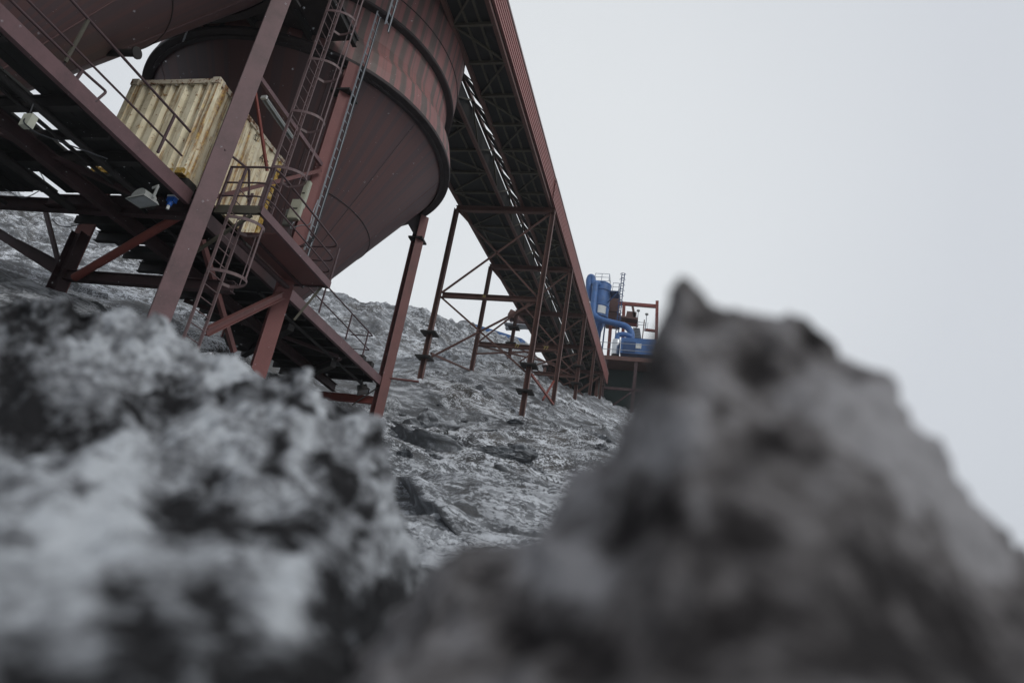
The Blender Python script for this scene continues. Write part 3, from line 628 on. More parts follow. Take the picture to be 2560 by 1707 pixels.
# work lamp under the deck edge
def flood(pos, s, label, ax, mat):
    pos = V(pos); T = thing('floodlight', pos, label, 'lamp')
    ax = V(ax).normalized(); side = ax.cross(V((0, 0, 1))).normalized(); up = side.cross(ax)
    def P(a, b, c): return pos+side*a*s+ax*b*s+up*c*s
    lo = [P(-.5, -.28, -.18), P(.5, -.28, -.18), P(.5, .28, -.18), P(-.5, .28, -.18)]; hi = [P(-.58, -.36, -.32), P(.58, -.36, -.32), P(.58, .36, -.32), P(-.58, .36, -.32)]
    MB().add(lo+hi, [(0, 1, 5, 4), (1, 2, 6, 5), (2, 3, 7, 6), (3, 0, 4, 7), (0, 3, 2, 1)]).build('frame', mat, T, pos)
    MB().add([P(-.5, -.3, -.315), P(.5, -.3, -.315), P(.5, .3, -.315), P(-.5, .3, -.315), P(-.5, -.3, -.29), P(.5, -.3, -.29), P(.5, .3, -.29), P(-.5, .3, -.29)], [(0, 1, 2, 3), (7, 6, 5, 4)]).build('lens', M['glass_lamp'], T, pos)
    m = MB(); n = 14; prev = None
    for i in range(9):
        t_ = math.pi*i/8; c_ = -math.cos(t_)*.45; h_ = math.sin(t_)*.34-.18; r0 = [P(c_, -.26, h_), P(c_, .26, h_)]
        if prev: m.add([prev[0], prev[1], r0[1], r0[0]], [(0, 1, 2, 3)], True)
        prev = r0
    m.add([P(-math.cos(math.pi*i/8)*.45, -.26, math.sin(math.pi*i/8)*.34-.18) for i in range(9)], [tuple(range(9))]); m.add([P(-math.cos(math.pi*i/8)*.45, .26, math.sin(math.pi*i/8)*.34-.18) for i in range(9)], [tuple(range(9))])
    m.build('reflector_hood', mat, T, pos)
    MB().bar(P(.62, 0, -.2), P(.62, 0, .35), .05*s, .1*s).build('bracket', mat, T, pos)
    MB().bar(P(.3, 0, .3), P(.64, 0, .36), .05*s, .1*s).build('bracket', mat, T, pos)
    return T
flood(atY(362, 488, 9.8), .50, 'grey domed work lamp hanging under the mauve deck edge', (.25, 1, 0), M['lampgrey'])
flood(atY(905, 968, 22.4), .62, 'dark square floodlight under the far end of the deck by the right silo leg', (1, .5, .5), M['dark'])
MB().tube([atY(880, 1012, 22.4), atY(945, 968, 22.9)], .03, 6).build('lamp_arm', M['dark'], silo1, (SX, SY, 0))
sp = atY(428, 503, 10.8); T = thing('power_socket', sp, 'small bright blue power socket under the deck next to the grey work lamp', 'socket')
MB().box(sp+V((-.09, -.05, -.02)), sp+V((.09, .07, .09))).build('cover', M['plastic_blue'], T, sp)
MB().tube([sp+V((0, 0, 0)), sp+V((0, -.02, -.13))], .055, 12).build('socket', M['plastic_blue'], T, sp)
MB().tube([sp+V((0, -.02, -.12)), sp+V((0, -.02, -.22))], .035, 12).build('plug', M['white'], T, sp)
MB().box(sp+V((-.10, -.06, .09)), sp+V((.10, .08, .13))).build('cap', M['white'], T, sp)
T = thing('junction_box', atY(73, 302, 7.2), 'grey-green junction box hanging among the dark beams at the left edge', 'box'); bb = atY(73, 302, 7.2)
MB().box(bb+V((-.1, -.06, -.13)), bb+V((.08, .06, .1))).build('housing', M['box'], T, bb)
MB().tube(fillet([bb+V((-.1, 0, .35)), bb+V((-.06, 0, .1)), bb+V((.0, -.1, -.1)), bb+V((.25, 0, -.25)), bb+V((1.4, .4, -.45))], .2), .012, 6).build('cable', M['cable'], T, bb)
ca = atY(490, 22, 11.6); cb = atY(457, 104, 11.6); T = thing('hanging_chain', ca, 'thin pale chain hanging against the dark hopper in front of the ring beam', 'chain'); m = MB(); nl = 26
for i in range(nl):
    p = ca.lerp(cb, i/nl); q_ = ca.lerp(cb, (i+1.25)/nl); m.bar(p, q_, .05 if i % 2 else .012, .012 if i % 2 else .05)
m.build('chain_links', M['galv'], T, ca)
# cables slung under the deck
def sag(name, pts, r, label, mat='cable'):
    p = [V(q) for q in pts]; T = thing(name, p[0], label, 'cable'); MB().tube(fillet(p, .6, 6), r, 6).build('cable', M[mat], T, p[0]); return T
sag('slung_cable', [atY(130, 548, 12), atY(145, 565, 12), atY(172, 568, 12), atY(203, 560, 12.2)], .012, 'thin cable sagging between the strut and the deck in front of the snowy slope')
sag('slung_cable', [atY(-10, 330, 9), atY(120, 385, 9.5), atY(330, 372, 10.5)], .012, 'pale cable slung along the underside of the deck at the left', 'galv')
sag('slung_cable', [atY(-10, 460, 11), atY(60, 500, 11), atY(118, 465, 11), atY(100, 430, 11)], .012, 'cable loop dropping below the dark deck planks at the far left', 'galv')
sag('slung_cable', [atY(383, 385, 11), atY(400, 440, 11), atY(405, 480, 11), atY(420, 520, 11)], .02, 'short black cable dropping from the mauve edge beam to the socket')

# ------------------------------------------------------------------ conveyor galleries
GS = 0.103
def gzc(y): return 21.5+(y-31.76)*GS
LX0, LX1, RX0, RX1 = -12.60, -10.05, -8.90, -7.28
nodes = [11.69+2.07*i for i in range(30)]; yE = nodes[-1]
allnodes = nodes; leftnodes = nodes[4:]
def gallery(name, x0, x1, label, clad, nodes):
    G = thing(name, ((x0+x1)/2, 31.76, 21.5), label, 'conveyor'); org = ((x0+x1)/2, 31.76, 21.5)
    ya, yb = nodes[0], nodes[-1]
    for x in (x0, x1): MB().bar((x, ya, gzc(ya)), (x, yb, gzc(yb)), .16, .17).build('bottom_chord', M['trestle'], G, org)
    hs = 1.42 if not clad else 1.36
    for x in (x0, x1): MB().bar((x, ya, gzc(ya)+hs), (x, yb, gzc(yb)+hs), .15, .15).build('top_chord', M['trestle'], G, org)
    m = MB(); th = .04
    m.add([(x0+.06, ya, gzc(ya)+.10), (x1-.06, ya, gzc(ya)+.10), (x1-.06, yb, gzc(yb)+.10), (x0+.06, yb, gzc(yb)+.10), (x0+.06, ya, gzc(ya)+.14), (x1-.06, ya, gzc(ya)+.14), (x1-.06, yb, gzc(yb)+.14), (x0+.06, yb, gzc(yb)+.14)],
          [(0, 3, 2, 1), (4, 5, 6, 7), (0, 1, 5, 4), (1, 2, 6, 5), (2, 3, 7, 6), (3, 0, 4, 7)])
    m.build('floor_panel', M['grime'], G, org)
    for i, y in enumerate(nodes):
        MB().bar((x0, y, gzc(y)-.02), (x1, y, gzc(y)-.02), .11, .13).build('cross_member', M['olive'], G, org)
        if i < len(nodes)-1:
            y2 = nodes[i+1]; a, b = (x0, x1) if i % 2 else (x1, x0)
            MB().bar((a, y, gzc(y)-.01), (b, y2, gzc(y2)-.01), .075, .08).build('floor_diagonal', M['olive'], G, org)
            for x in ((x0, x1) if not clad else (x0,)):
                z0, z1 = (0, hs) if i % 2 else (hs, 0)
                MB().bar((x, y, gzc(y)+z0), (x, y2, gzc(y2)+z1), .08, .08).build('side_diagonal', M['olive'], G, org)
    for x in (x0+.55, x1-.55): MB().bar((x, ya, gzc(ya)+.06), (x, yb, gzc(yb)+.06), .08, .11).build('stringer', M['olive'], G, org)
    return G, org
lg, lgo = gallery('conveyor_gallery', LX0, LX1, 'left open lattice conveyor gallery between the silo and the red-clad gallery', False, leftnodes)
for xx in (LX1-.10, LX0+.10):
    a_, b_ = leftnodes[0], yE
    MB().add([(xx-.01, a_, gzc(a_)+.12), (xx-.01, b_, gzc(b_)+.12), (xx-.01, b_, gzc(b_)+1.30), (xx-.01, a_, gzc(a_)+1.30), (xx+.01, a_, gzc(a_)+.12), (xx+.01, b_, gzc(b_)+.12), (xx+.01, b_, gzc(b_)+1.30), (xx+.01, a_, gzc(a_)+1.30)],
             [(0, 1, 2, 3), (7, 6, 5, 4), (0, 4, 5, 1), (1, 5, 6, 2), (2, 6, 7, 3), (3, 7, 4, 0)]).build('side_sheet', M['grime'], lg, lgo)
for i, y in enumerate(leftnodes[:-1]):
    MB().tube([(LX0+.3, y+1.0, gzc(y+1.0)+.75), (LX1-.3, y+1.0, gzc(y+1.0)+.75)], .08, 8).build('roller', M['dark'], lg, lgo)
MB().add([(LX0+.3, leftnodes[0], gzc(leftnodes[0])+.48), (LX1-.3, leftnodes[0], gzc(leftnodes[0])+.48), (LX1-.3, yE, gzc(yE)+.48), (LX0+.3, yE, gzc(yE)+.48), (LX0+.3, leftnodes[0], gzc(leftnodes[0])+.5), (LX1-.3, leftnodes[0], gzc(leftnodes[0])+.5), (LX1-.3, yE, gzc(yE)+.5), (LX0+.3, yE, gzc(yE)+.5)],
         [(0, 3, 2, 1), (4, 5, 6, 7), (0, 1, 5, 4), (2, 3, 7, 6), (1, 2, 6, 5), (3, 0, 4, 7)]).build('belt', M['dark'], lg, lgo)
rg, rgo = gallery('conveyor_gallery', RX0, RX1, 'right conveyor gallery with pinkish red ribbed cladding along its outer side', True, nodes)
# ribbed cladding of the outer wall: horizontal ribs running along the gallery; two lengths overlapping at a step
def cladding(x, ya, yb, z0, z1, off):
    ribs = 6; prof = []
    for i in range(ribs):
        a = i/ribs; prof += [(a, 0), (a+.48/ribs, 0), (a+.50/ribs, .15), (a+.97/ribs, .15)]
    prof.append((1, 0)); m = MB(); vs_ = []
    for (tt, o_) in prof:
        zz = z0+(z1-z0)*tt
        vs_ += [(x+off-o_, ya, gzc(ya)+zz), (x+off-o_, yb, gzc(yb)+zz)]
    n = len(prof); m.add(vs_, [(2*i, 2*i+1, 2*i+3, 2*i+2) for i in range(n-1)])
    return m
ys_ = atX(1390, 459, RX1+.25).y
cladding(RX1, nodes[0], ys_+.1, .16, 1.46, .19).build('cladding', M['clad'], rg, rgo)
cladding(RX1, ys_-.15, yE+1, .03, 1.30, .26).build('cladding', M['clad'], rg, rgo)
for (ya, yb, zc_, o_) in [(nodes[0], ys_+.1, 1.49, .16), (ys_-.15, yE+1, 1.33, .23)]:
    MB().bar((RX1+o_-.02, ya, gzc(ya)+zc_), (RX1+o_-.02, yb, gzc(yb)+zc_), .16, .10).build('capping', M['clad_edge'], rg, rgo)
    m = MB(); x0 = RX0-.05; x1 = RX1+o_-.06
    m.add([(x0, ya, gzc(ya)+zc_-.03), (x1, ya, gzc(ya)+zc_-.03), (x1, yb, gzc(yb)+zc_-.03), (x0, yb, gzc(yb)+zc_-.03), (x0, ya, gzc(ya)+zc_), (x1, ya, gzc(ya)+zc_), (x1, yb, gzc(yb)+zc_), (x0, yb, gzc(yb)+zc_)],
          [(0, 3, 2, 1), (4, 5, 6, 7), (0, 1, 5, 4), (1, 2, 6, 5), (2, 3, 7, 6), (3, 0, 4, 7)])
    m.build('roof', M['grime'], rg, rgo)
# ties across the gap, each bay
for i, y in enumerate(leftnodes[1:-1]):
    za = gzc(y)+1.42
    MB().bar((LX1, y, za), (RX0, y, gzc(y)), .08, .08).build('tie', M['dark'], lg, lgo)
    MB().bar((LX1, y, za), (RX0, y+.6, gzc(y+.6)+.05), .055, .055).build('tie', M['dark'], lg, lgo)
    MB().bar((LX1, y, za), (RX0, y-.6, gzc(y-.6)+.05), .055, .055).build('tie', M['dark'], lg, lgo)
    MB().bar((LX1, y, za), (RX0, y+1.03, gzc(y+1.03)), .06, .06).build('lattice_bar', M['dark'], lg, lgo)
    MB().bar((LX1, y+1.03, gzc(y+1.03)+1.42), (RX0, y+1.03, gzc(y+1.03)), .06, .06).build('lattice_bar', M['dark'], lg, lgo)

# ------------------------------------------------------------------ trestles
TL, TR = -12.67, -7.08
trs = [31.76, 40.0, 49.1, 57.9, 66.6]
labs = ['tallest brown-red trestle nearest the silo, carrying both conveyor galleries', 'second brown-red trestle from the silo, behind the nearest one', 'third brown-red conveyor trestle, its left leg behind the second one',
        'fourth conveyor trestle, standing where the red cladding ends', 'last conveyor trestle in front of the dark plant building']
for k, y in enumerate(trs):
    T = thing('conveyor_trestle', (-10, y, 0), labs[k], 'trestle', 'trestles under the conveyor galleries'); org = (-10, y, 0)
    zt = gzc(y)-.16
    gl = ground_z(TL, y)-.5; gr = ground_z(TR, y)-.5
    for x, g0 in ((TL-(.05 if k == 0 else 0), gl), (TR, gr)):
        lgp = MB().hbeam((x, y, g0), (x, y, zt-.15), .25, .25, up=(1, 0, 0)).build('leg', M['trestle'], T, org)
        if k in (0, 2):
            for dz in (1.2, 2.6):
                MB().box((x-.42, y-.4, g0+.5+dz), (x+.42, y+.4, g0+.58+dz)).build('clamp_plate', M['dark'], lgp, org)
    MB().hbeam((TL-.1, y, zt-.15), (TR+.1, y, zt-.15), .26, .32).build('top_beam', M['trestle'], T, org)
    zm = {0: atY(1222, 744, y).z, 1: atY(1295, 867, y).z}.get(k, zt-5.3)
    b_ = MB().hbeam((TL+.18, y, zm), (TR-.18, y, zm), .22, .27).build('middle_beam', M['trestle'], T, org)
    if k == 1:
        text_mesh('77', .33, M['chalk'], face_mw((-9.9, y-.12, zm), (1, 0, 0), (0, 0, 1)), b_, org, 'marking')
        text_mesh('77', .33, M['chalk'], face_mw((-8.0, y-.12, zm), (1, 0, 0), (0, 0, 1)), b_, org, 'marking')
    if k == 0: text_mesh('33', .2, M['chalk'], face_mw((-10.1, y-.12, zm), (1, 0, 0), (0, 0, 1)), b_, org, 'marking')
    zb = max(gl, gr)+1.4
    for (a, b) in [((TL+.1, zm+.15), (TR-.1, zt-.3)), ((TR-.1, zm+.15), (TL+.1, zt-.3)), ((TL+.1, zm-.1), (TR-.1, zb)), ((TR-.1, zm-.05), (TL+.1, zb+.3))]:
        MB().bar((a[0], y+.03, a[1]), (b[0], y+.03, b[1]), .09, .09).build('brace', M['trestle'], T, org)
    # knee between leg and gallery
    MB().bar((TL, y, zt-.2), (LX0+.1, y+2.1, gzc(y+2.1)-.1), .10, .12).build('knee_brace', M['trestle'], T, org)
# longitudinal strut lying on the snow between the first two trestles
a = atY(1078, 884, 31.8); b = atY(1172, 925, 39.6)
T = thing('ground_strut', a, 'thin rusty strut running over the snow between the left feet of the first two trestles', 'strut')
MB().bar(a, (a+b)/2, .1, .12).build('bar', M['trestle'], T, a); MB().bar((a+b)/2+V((0, .002, .003)), b, .15, .08).build('bar', M['trestle'], T, a)
a = atY(1328, 935, 32.0); b = atY(1383, 1010, 39.8)
T = thing('ground_strut', a, 'thin red strut slanting down from the first trestle to the foot of the second trestle', 'strut')
MB().bar(a, b, .1, .11).build('bar', M['rust_red'], T, a)
T = thing('ground_strut', a, 'short red strut crossing the slanting one near the snow', 'strut')
MB().bar(atY(1395, 935, 41), atY(1357, 1000, 37.5), .1, .1).build('bar', M['rust_red'], T, a)

# ------------------------------------------------------------------ far plant
PY = 82.0
def lat(px0, py0, px1, py1, Y): return atY(px0, py0, Y), atY(px1, py1, Y)
up3 = V((0, 0, 1))
# dust collector
c_ = atY(1505, 760, PY); base = atY(1500, 900, PY).z
bx = atY(1499, 760, PY).x
top = atY(1505, 715, PY).z; bot = atY(1500, 790, PY).z; R_ = 1.30
dc = thing('dust_collector', (bx, PY, base), 'tall bright blue cylindrical dust collector with swan-neck duct at the far end of the conveyor', 'dust collector'); DCO = (bx, PY, base)
MB().lathe(bx, PY, [(0.01, top+.3), (R_*.9, top+.2), (R_+.05, top+.05), (R_+.05, top-.05), (R_, top-.1), (R_, top-.9), (R_+.12, top-.92), (R_+.12, top-1.05), (R_, top-1.1), (R_, bot+1.9), (R_*.93, bot+1.2), (R_*.93, bot)], 40).build('body', M['blue'], dc, DCO)
MB().lathe(bx, PY, [(R_*.93, bot+1.3), (R_+.08, bot+1.28), (R_+.08, bot+1.15), (R_, bot+1.12), (R_, bot-.25), (R_+.08, bot-.28), (R_+.08, bot-.4), (R_-.15, bot-.45), (.4, bot-3.2), (.3, bot-5)], 40).build('hopper', M['blue'], dc, DCO)
for s_ in (0, 1, 2, 3):
    t_ = .6+s_*math.pi/2; MB().bar((bx+1.15*math.cos(t_), PY+1.15*math.sin(t_), base-1), (bx+1.15*math.cos(t_), PY+1.15*math.sin(t_), bot-.4), .18, .18, up=(1, 0, 0)).build('leg', M['blue_dark'], dc, DCO)
q = [atY(1494, 716, PY-1.7), atY(1488, 790, PY-2.0), atY(1497, 800, PY-2.0), atY(1565, 822, PY-2.3), atY(1583, 850, PY-2.3), atY(1578, 885, PY-2.3)]
q = [atY(1500, 712, PY-.9), atY(1489, 706, PY-1.7), atY(1481, 786, PY-1.9), atY(1500, 799, PY-2), atY(1566, 815, PY-2.4), atY(1580, 832, PY-2.4), atY(1574, 872, PY-2.4)]
MB().tube(fillet(q, 1.3, 8), .40, 20).build('duct', M['blue'], dc, DCO)
for (px, py) in [(1489, 720), (1483, 773), (1502, 795), (1560, 815), (1577, 840), (1574, 863)]:
    p = atY(px, py, PY-2.0)
q2 = [atY(1470, 725, PY-.5), atY(1474, 698, PY-.5), atY(1483, 690, PY-.5), atY(1484, 708, PY-.5)]
MB().tube(fillet([atY(1472, 750, PY-1), atY(1472, 700, PY-1), atY(1476, 691, PY-1), atY(1482, 694, PY-1), atY(1483, 712, PY-1)], .5, 6), .40, 18).build('vent_bend', M['blue'], dc, DCO)
# sign on collector
sc1 = atY(1500, 775, PY-R_); n = 10; m = MB(); vs_ = []
az0 = math.atan2(-1, 0.15)
for i in range(n+1):
    t_ = az0+(-.15+.85*i/n); vs_ += [(bx+(R_+.05)*math.cos(t_), PY+(R_+.05)*math.sin(t_), bot-.1), (bx+(R_+.05)*math.cos(t_), PY+(R_+.05)*math.sin(t_), bot+1.0)]
m.add(vs_, [(2*i, 2*i+2, 2*i+3, 2*i+1) for i in range(n)], True); sgn = m.build('sign_plate', M['white'], dc, DCO)
# collector railing and platforms
def railbox(pts, h, z, n_rails, par, org, mat=M['blue_dark'], r=.03):
    for i in range(n_rails): MB().tube([(x, y, z+h*(i+1)/n_rails) for x, y in pts], r, 6).build('guard_rail', mat, par, org)
    for x, y in pts: MB().tube([(x, y, z), (x, y, z+h)], r, 6).build('guard_post', mat, par, org)
tz = atY(1490, 712, PY).z+.15
railbox([(bx-.9, PY-1.0), (bx+.0, PY-1.0), (bx+1.0, PY-1.0), (bx+1.0, PY+1.0), (bx-.9, PY+1.0)], 1.05, tz, 2, dc, DCO)
ap = atY(1530, 735, PY); aq = atY(1547, 737, PY)
MB().box((bx+R_, PY-1.0, ap.z-.12), (aq.x+.05, PY+1.0, ap.z)).build('platform', M['blue_dark'], dc, DCO)
railbox([(bx+R_+.3, PY-1.0), (aq.x, PY-1.0), (aq.x, PY+1.0)], 1.15, ap.z, 2, dc, DCO)
MB().bar((aq.x-.05, PY-.9, ap.z-.1), (bx+R_*.9, PY-.7, ap.z-1.6), .12, .12).build('bracket', M['blue_dark'], dc, DCO)
lx = atY(1547, 760, PY-1.9); 
for dx in (0, .35): MB().bar((lx.x+dx, PY-1.9, base), (lx.x+dx, PY-1.9, atY(1548, 700, PY).z), .11, .11, up=(1, 0, 0)).build('ladder_rail', M['blue_dark'], dc, DCO)
zz = base+.3
m = MB()
while zz < atY(1548, 702, PY).z: m.bar((lx.x, PY-1.9, zz), (lx.x+.35, PY-1.9, zz), .06, .06); zz += .4
m.build('ladder_rungs', M['blue_dark'], dc, DCO)
m = MB()
for i in range(9):
    z_ = ap.z+1.9-i*.8
    m.tube([(lx.x+.17+.36*math.cos(t_), PY-2.0-.5*abs(math.sin(t_)), z_) for t_ in np.linspace(0, math.pi, 8)], .03, 5)
m.build('ladder_cage', M['blue_dark'], dc, DCO)
# silver tank with blue elbow
sa = atY(1542, 850, PY-3); sb = atY(1538, 888, PY-3)
st = thing('lagged_cylinder', (sa.x, PY-3, sb.z), 'shiny silver lagged cylinder under the blue duct bend', 'tank'); SO_ = (sa.x, PY-3, sb.z)
MB().lathe(sa.x, PY-3, [(.01, sa.z), (.47, sa.z), (.50, sa.z-.06), (.50, sb.z+.06), (.47, sb.z), (.01, sb.z)], 28).build('shell', M['silver'], st, SO_)
MB().tube(fillet([(sa.x, PY-3, sa.z-.02), (sa.x+.05, PY-3, sa.z+.75), (sa.x+1.0, PY-2.9, sa.z+.9), (sa.x+1.7, PY-2.6, sa.z+.75)], .7, 6), .32, 16).build('elbow_duct', M['blue'], st, SO_)
MB().lathe(sa.x, PY-3, [(.5, sb.z+.02), (.5, sb.z-.8)], 20).build('base', M['dark'], st, SO_)
# blue fan house
fz0 = atY(1560, 897, PY-3).z; fz1 = atY(1580, 860, PY-3).z; fx0 = atY(1553, 880, PY-3).x; fx1 = atY(1640, 880, PY-3).x
fh = thing('fan_house', (fx0, PY-3, fz0), 'blue fan housing with pale window standing beside the silver cylinder', 'machine'); FO = (fx0, PY-3, fz0)
MB().box((fx0, PY-4.9, fz0), (fx1, PY-1, fz1)).build('casing', M['blue'], fh, FO)
MB().box((fx0+.35, PY-5.0, fz0+.15), (fx0+1.8, PY-4.901, fz0+1.5)).build('door', M['blue_dark'], fh, FO)
wA = atY(1590, 859, PY-4.9); wB = atY(1603, 872, PY-4.9)
MB().box((wA.x, PY-4.98, wB.z), (wB.x, PY-4.902, wA.z)).build('window', M['white'], fh, FO)
# red frame tower
fr = thing('open_steelwork', atY(1600, 900, PY+2), 'open rust-red steel frame with stairs to the right of the blue collector', 'frame'); FRO = atY(1600, 900, PY+2)
Y_ = PY+1
def fbar(a, b, w, h, mat='rust_red', name='beam', par=None, org=None, YY=None):
    pa = atY(a[0], a[1], YY or Y_); pb = atY(b[0], b[1], YY or Y_)
    return MB().bar(pa, pb, w, h).build(name, M[mat], par or fr, org or FRO)
fbar((1545, 758), (1642, 766), .35, .45)
fbar((1643, 753), (1640, 900), .40, .40, name='column')
fbar((1560, 760), (1555, 905), .40, .40, name='column')
fbar((1581, 763), (1588, 800), .30, .30, name='column', mat='trestle')
fbar((1527, 806), (1520, 900), .40, .40, name='column', YY=PY-1)
fbar((1555, 808), (1592, 812), .30, .35)
fbar((1611, 824), (1642, 828), .30, .30)
fbar((1566, 786), (1590, 790), .3, .9, mat='trestle', name='panel')
fbar((1545, 800), (1595, 806), 2.5, .25, mat='trestle', name='floor')
fbar((1520, 765), (1548, 768), 2.0, 2.4, mat='trestle', name='panel', YY=PY+3)
fbar((1515, 800), (1550, 803), 2.0, 1.6, mat='trestle', name='panel', YY=PY+3)
for i in range(9): fbar((1583+i*.6, 822+i*3.8), (1600+i*.6, 824+i*3.8), .8, .06, mat='galv', name='stair_tread')
fbar((1611, 800), (1604, 865), .12, .25, name='stringer', mat='trestle'); fbar((1592, 800), (1588, 865), .12, .25, name='stringer', mat='trestle')
for (a, b) in [((1567, 778), (1590, 780)), ((1567, 789), (1590, 790)), ((1590, 778), (1592, 800)), ((1594, 805), (1614, 807)), ((1594, 812), (1614, 813)), ((1614, 806), (1612, 822)), ((1593, 790), (1592, 815)), ((1620, 806), (1618, 825))]:
    fbar(a, b, .05, .05, mat='galv', name='guard_rail')
for i, (px, py, pb) in enumerate([(1596, 777, 815), (1617, 786, 825)]):
    p = atY(px, py, Y_-.5); T = thing('pole_lamp', atY(px-3, pb, Y_-.5), ['unlit lamp on a thin pole, the left of two beside the red frame', 'unlit lamp on a thin pole, the right of two beside the red frame'][i], 'lamp', 'pole lamps beside the red frame')
    MB().tube([atY(px-3, pb, Y_-.5), p], .05, 8).build('pole', M['galv'], T, atY(px-3, pb, Y_-.5))
    MB().lathe(p.x, p.y, [(.01, p.z+.22), (.2, p.z+.12), (.24, p.z), (.14, p.z-.12), (.01, p.z-.14)], 16).build('lamp_head', M['lampgrey'], T, atY(px-3, pb, Y_-.5))
# dark lower building of the plant
dz1 = atY(1520, 905, PY-4).z; bx0 = atY(1310, 900, PY).x; 
pb_ = thing('plant_building', (-5, PY, dz1-10), 'dark green clad base of the plant under the blue machines, half lost in the haze', 'building'); PBO = (-5, PY, dz1-10)
bl = atY(1405, 980, PY-3.5).x; br = 3.0
MB().box((bl+1.5, PY-3.0, dz1-24), (br, PY+12, dz1-.5)).build('wall', M['green_dark'], pb_, PBO)
MB().box((bl+.8, PY-6.2, dz1-.52), (br+.5, PY+12.2, dz1)).build('floor_slab', M['trestle'], pb_, PBO)
for i in range(int((br-bl-1.5)/3.6)+1):
    x = bl+1.5+i*3.6; MB().bar((x, PY-5.9, dz1-20), (x, PY-5.9, dz1-.5), .36, .36, up=(1, 0, 0)).build('column', M['mauve_dark'], pb_, PBO)
for zz in (dz1-4, dz1-7.6): MB().bar((bl+1.2, PY-5.9, zz), (br, PY-5.9, zz), .23, .32).build('girt', M['mauve_dark'], pb_, PBO)
MB().bar((bl+1.5, PY-6, dz1-10.6), (bl+8.8, PY-6, dz1-4), .16, .16).build('brace', M['mauve_dark'], pb_, PBO)
MB().bar((bl+8.8, PY-6, dz1-10.6), (br-.2, PY-6, dz1-8), .16, .16).build('brace', M['mauve_dark'], pb_, PBO)
railbox([(bl+1, PY-6.1), (bl+5.5, PY-6.1), (br, PY-6.1)], 1.7, dz1, 2, pb_, PBO, M['galv'], .04)
# transfer house at the end of the galleries
th_ = thing('transfer_house', (-10, 74, 19), 'dark sooty sheeted tower where the conveyor galleries end', 'building'); TO = (-10, 74, 19)
MB().box((-13.9, 71.2, 18.0), (-8.1, 77, gzc(72)+1.1)).build('wall', M['green_dark'], th_, TO)
MB().add([(-14.4, 70.7, gzc(72)+1.1), (-7.6, 70.7, gzc(72)+1.1), (-7.6, 77.5, gzc(72)+1.1), (-14.4, 77.5, gzc(72)+1.1), (-11, 70.7, gzc(72)+2), (-11, 77.5, gzc(72)+2)], [(0, 1, 4), (3, 5, 2), (0, 4, 5, 3), (1, 2, 5, 4), (0, 3, 2, 1)]).build('roof', M['clad_edge'], th_, TO)
for x in (-14.0, -10.9, -8.0): MB().bar((x, 71.1, 17), (x, 71.1, gzc(72)+1), .33, .33, up=(1, 0, 0)).build('column', M['trestle'], th_, TO)
for i in range(10):
    z_ = 19+i*.75; MB().bar((-13.7, 71.12, z_), (-8.2, 71.12, z_), .07, .1).build('girt', M['dark'], th_, TO)
# conveyor head with lattice gangway seen under the left gallery
hp = atY(1290, 800, 72.6); hd = thing('transfer_conveyor', hp, 'small conveyor head with pale lattice gangway seen under the left gallery', 'conveyor')
MB().tube([atY(1276, 790, 72.6), atY(1282, 790, 72.6)], .74, 18).build('drum', M['dark'], hd, hp)
MB().bar(atY(1276, 786, 72.6), atY(1330, 812, 72.6), 1.5, .8).build('frame', M['trestle'], hd, hp)
MB().bar(atY(1262, 812, 71.8), atY(1322, 818, 71.8), 1.3, .1).build('gangway_floor', M['galv'], hd, hp)
MB().bar(atY(1264, 822, 71.8), atY(1320, 818, 71.8), .8, .1).build('gangway_floor', M['galv'], hd, hp)
for (a, b) in [((1262, 800), (1320, 806)), ((1262, 800), (1262, 814)), ((1278, 802), (1278, 815)), ((1296, 803), (1296, 816)), ((1262, 806), (1320, 811)), ((1266, 794), (1266, 812))]:
    MB().bar(atY(a[0], a[1], 71.3), atY(b[0], b[1], 71.3), .065, .065).build('guard_rail', M['rail'], hd, hp)
# blue roofed store beyond the crest
ra = [atY(1180, 812, 96), atY(1215, 808, 96), atY(1330, 858, 96), atY(1330, 885, 96)]
bs = thing('blue_roofed_store', ra[1], 'long low blue roofed building showing over the crest behind the trestle legs', 'building')
a = atY(1186, 815, 94); b = atY(1318, 856, 94)
MB().prism(a+V((0, 0, -2.2)), b+V((0, 0, -2.2)), [(-4.5, -4.5), (4.5, -4.5), (4.5, .9), (0, 1.9), (-4.5, .9)]).build('shell', M['blue'], bs, ra[1])
MB().prism(a+V((0, -4.6, -1.9)), b+V((0, -4.6, -1.9)), [(-.05, -.5), (.05, -.5), (.05, 0), (-.05, 0)]).build('fascia', M['blue_dark'], bs, ra[1])
c_ = atY(1300, 862, 58.5)
for i in range(3):
    p = atY(1294+i*12, 862+i*5, 92); T = MB().box(p+V((-.8, -.6, -1)), p+V((.7, .6, .6))).build('roof_vent', M['white'], bs, ra[1])

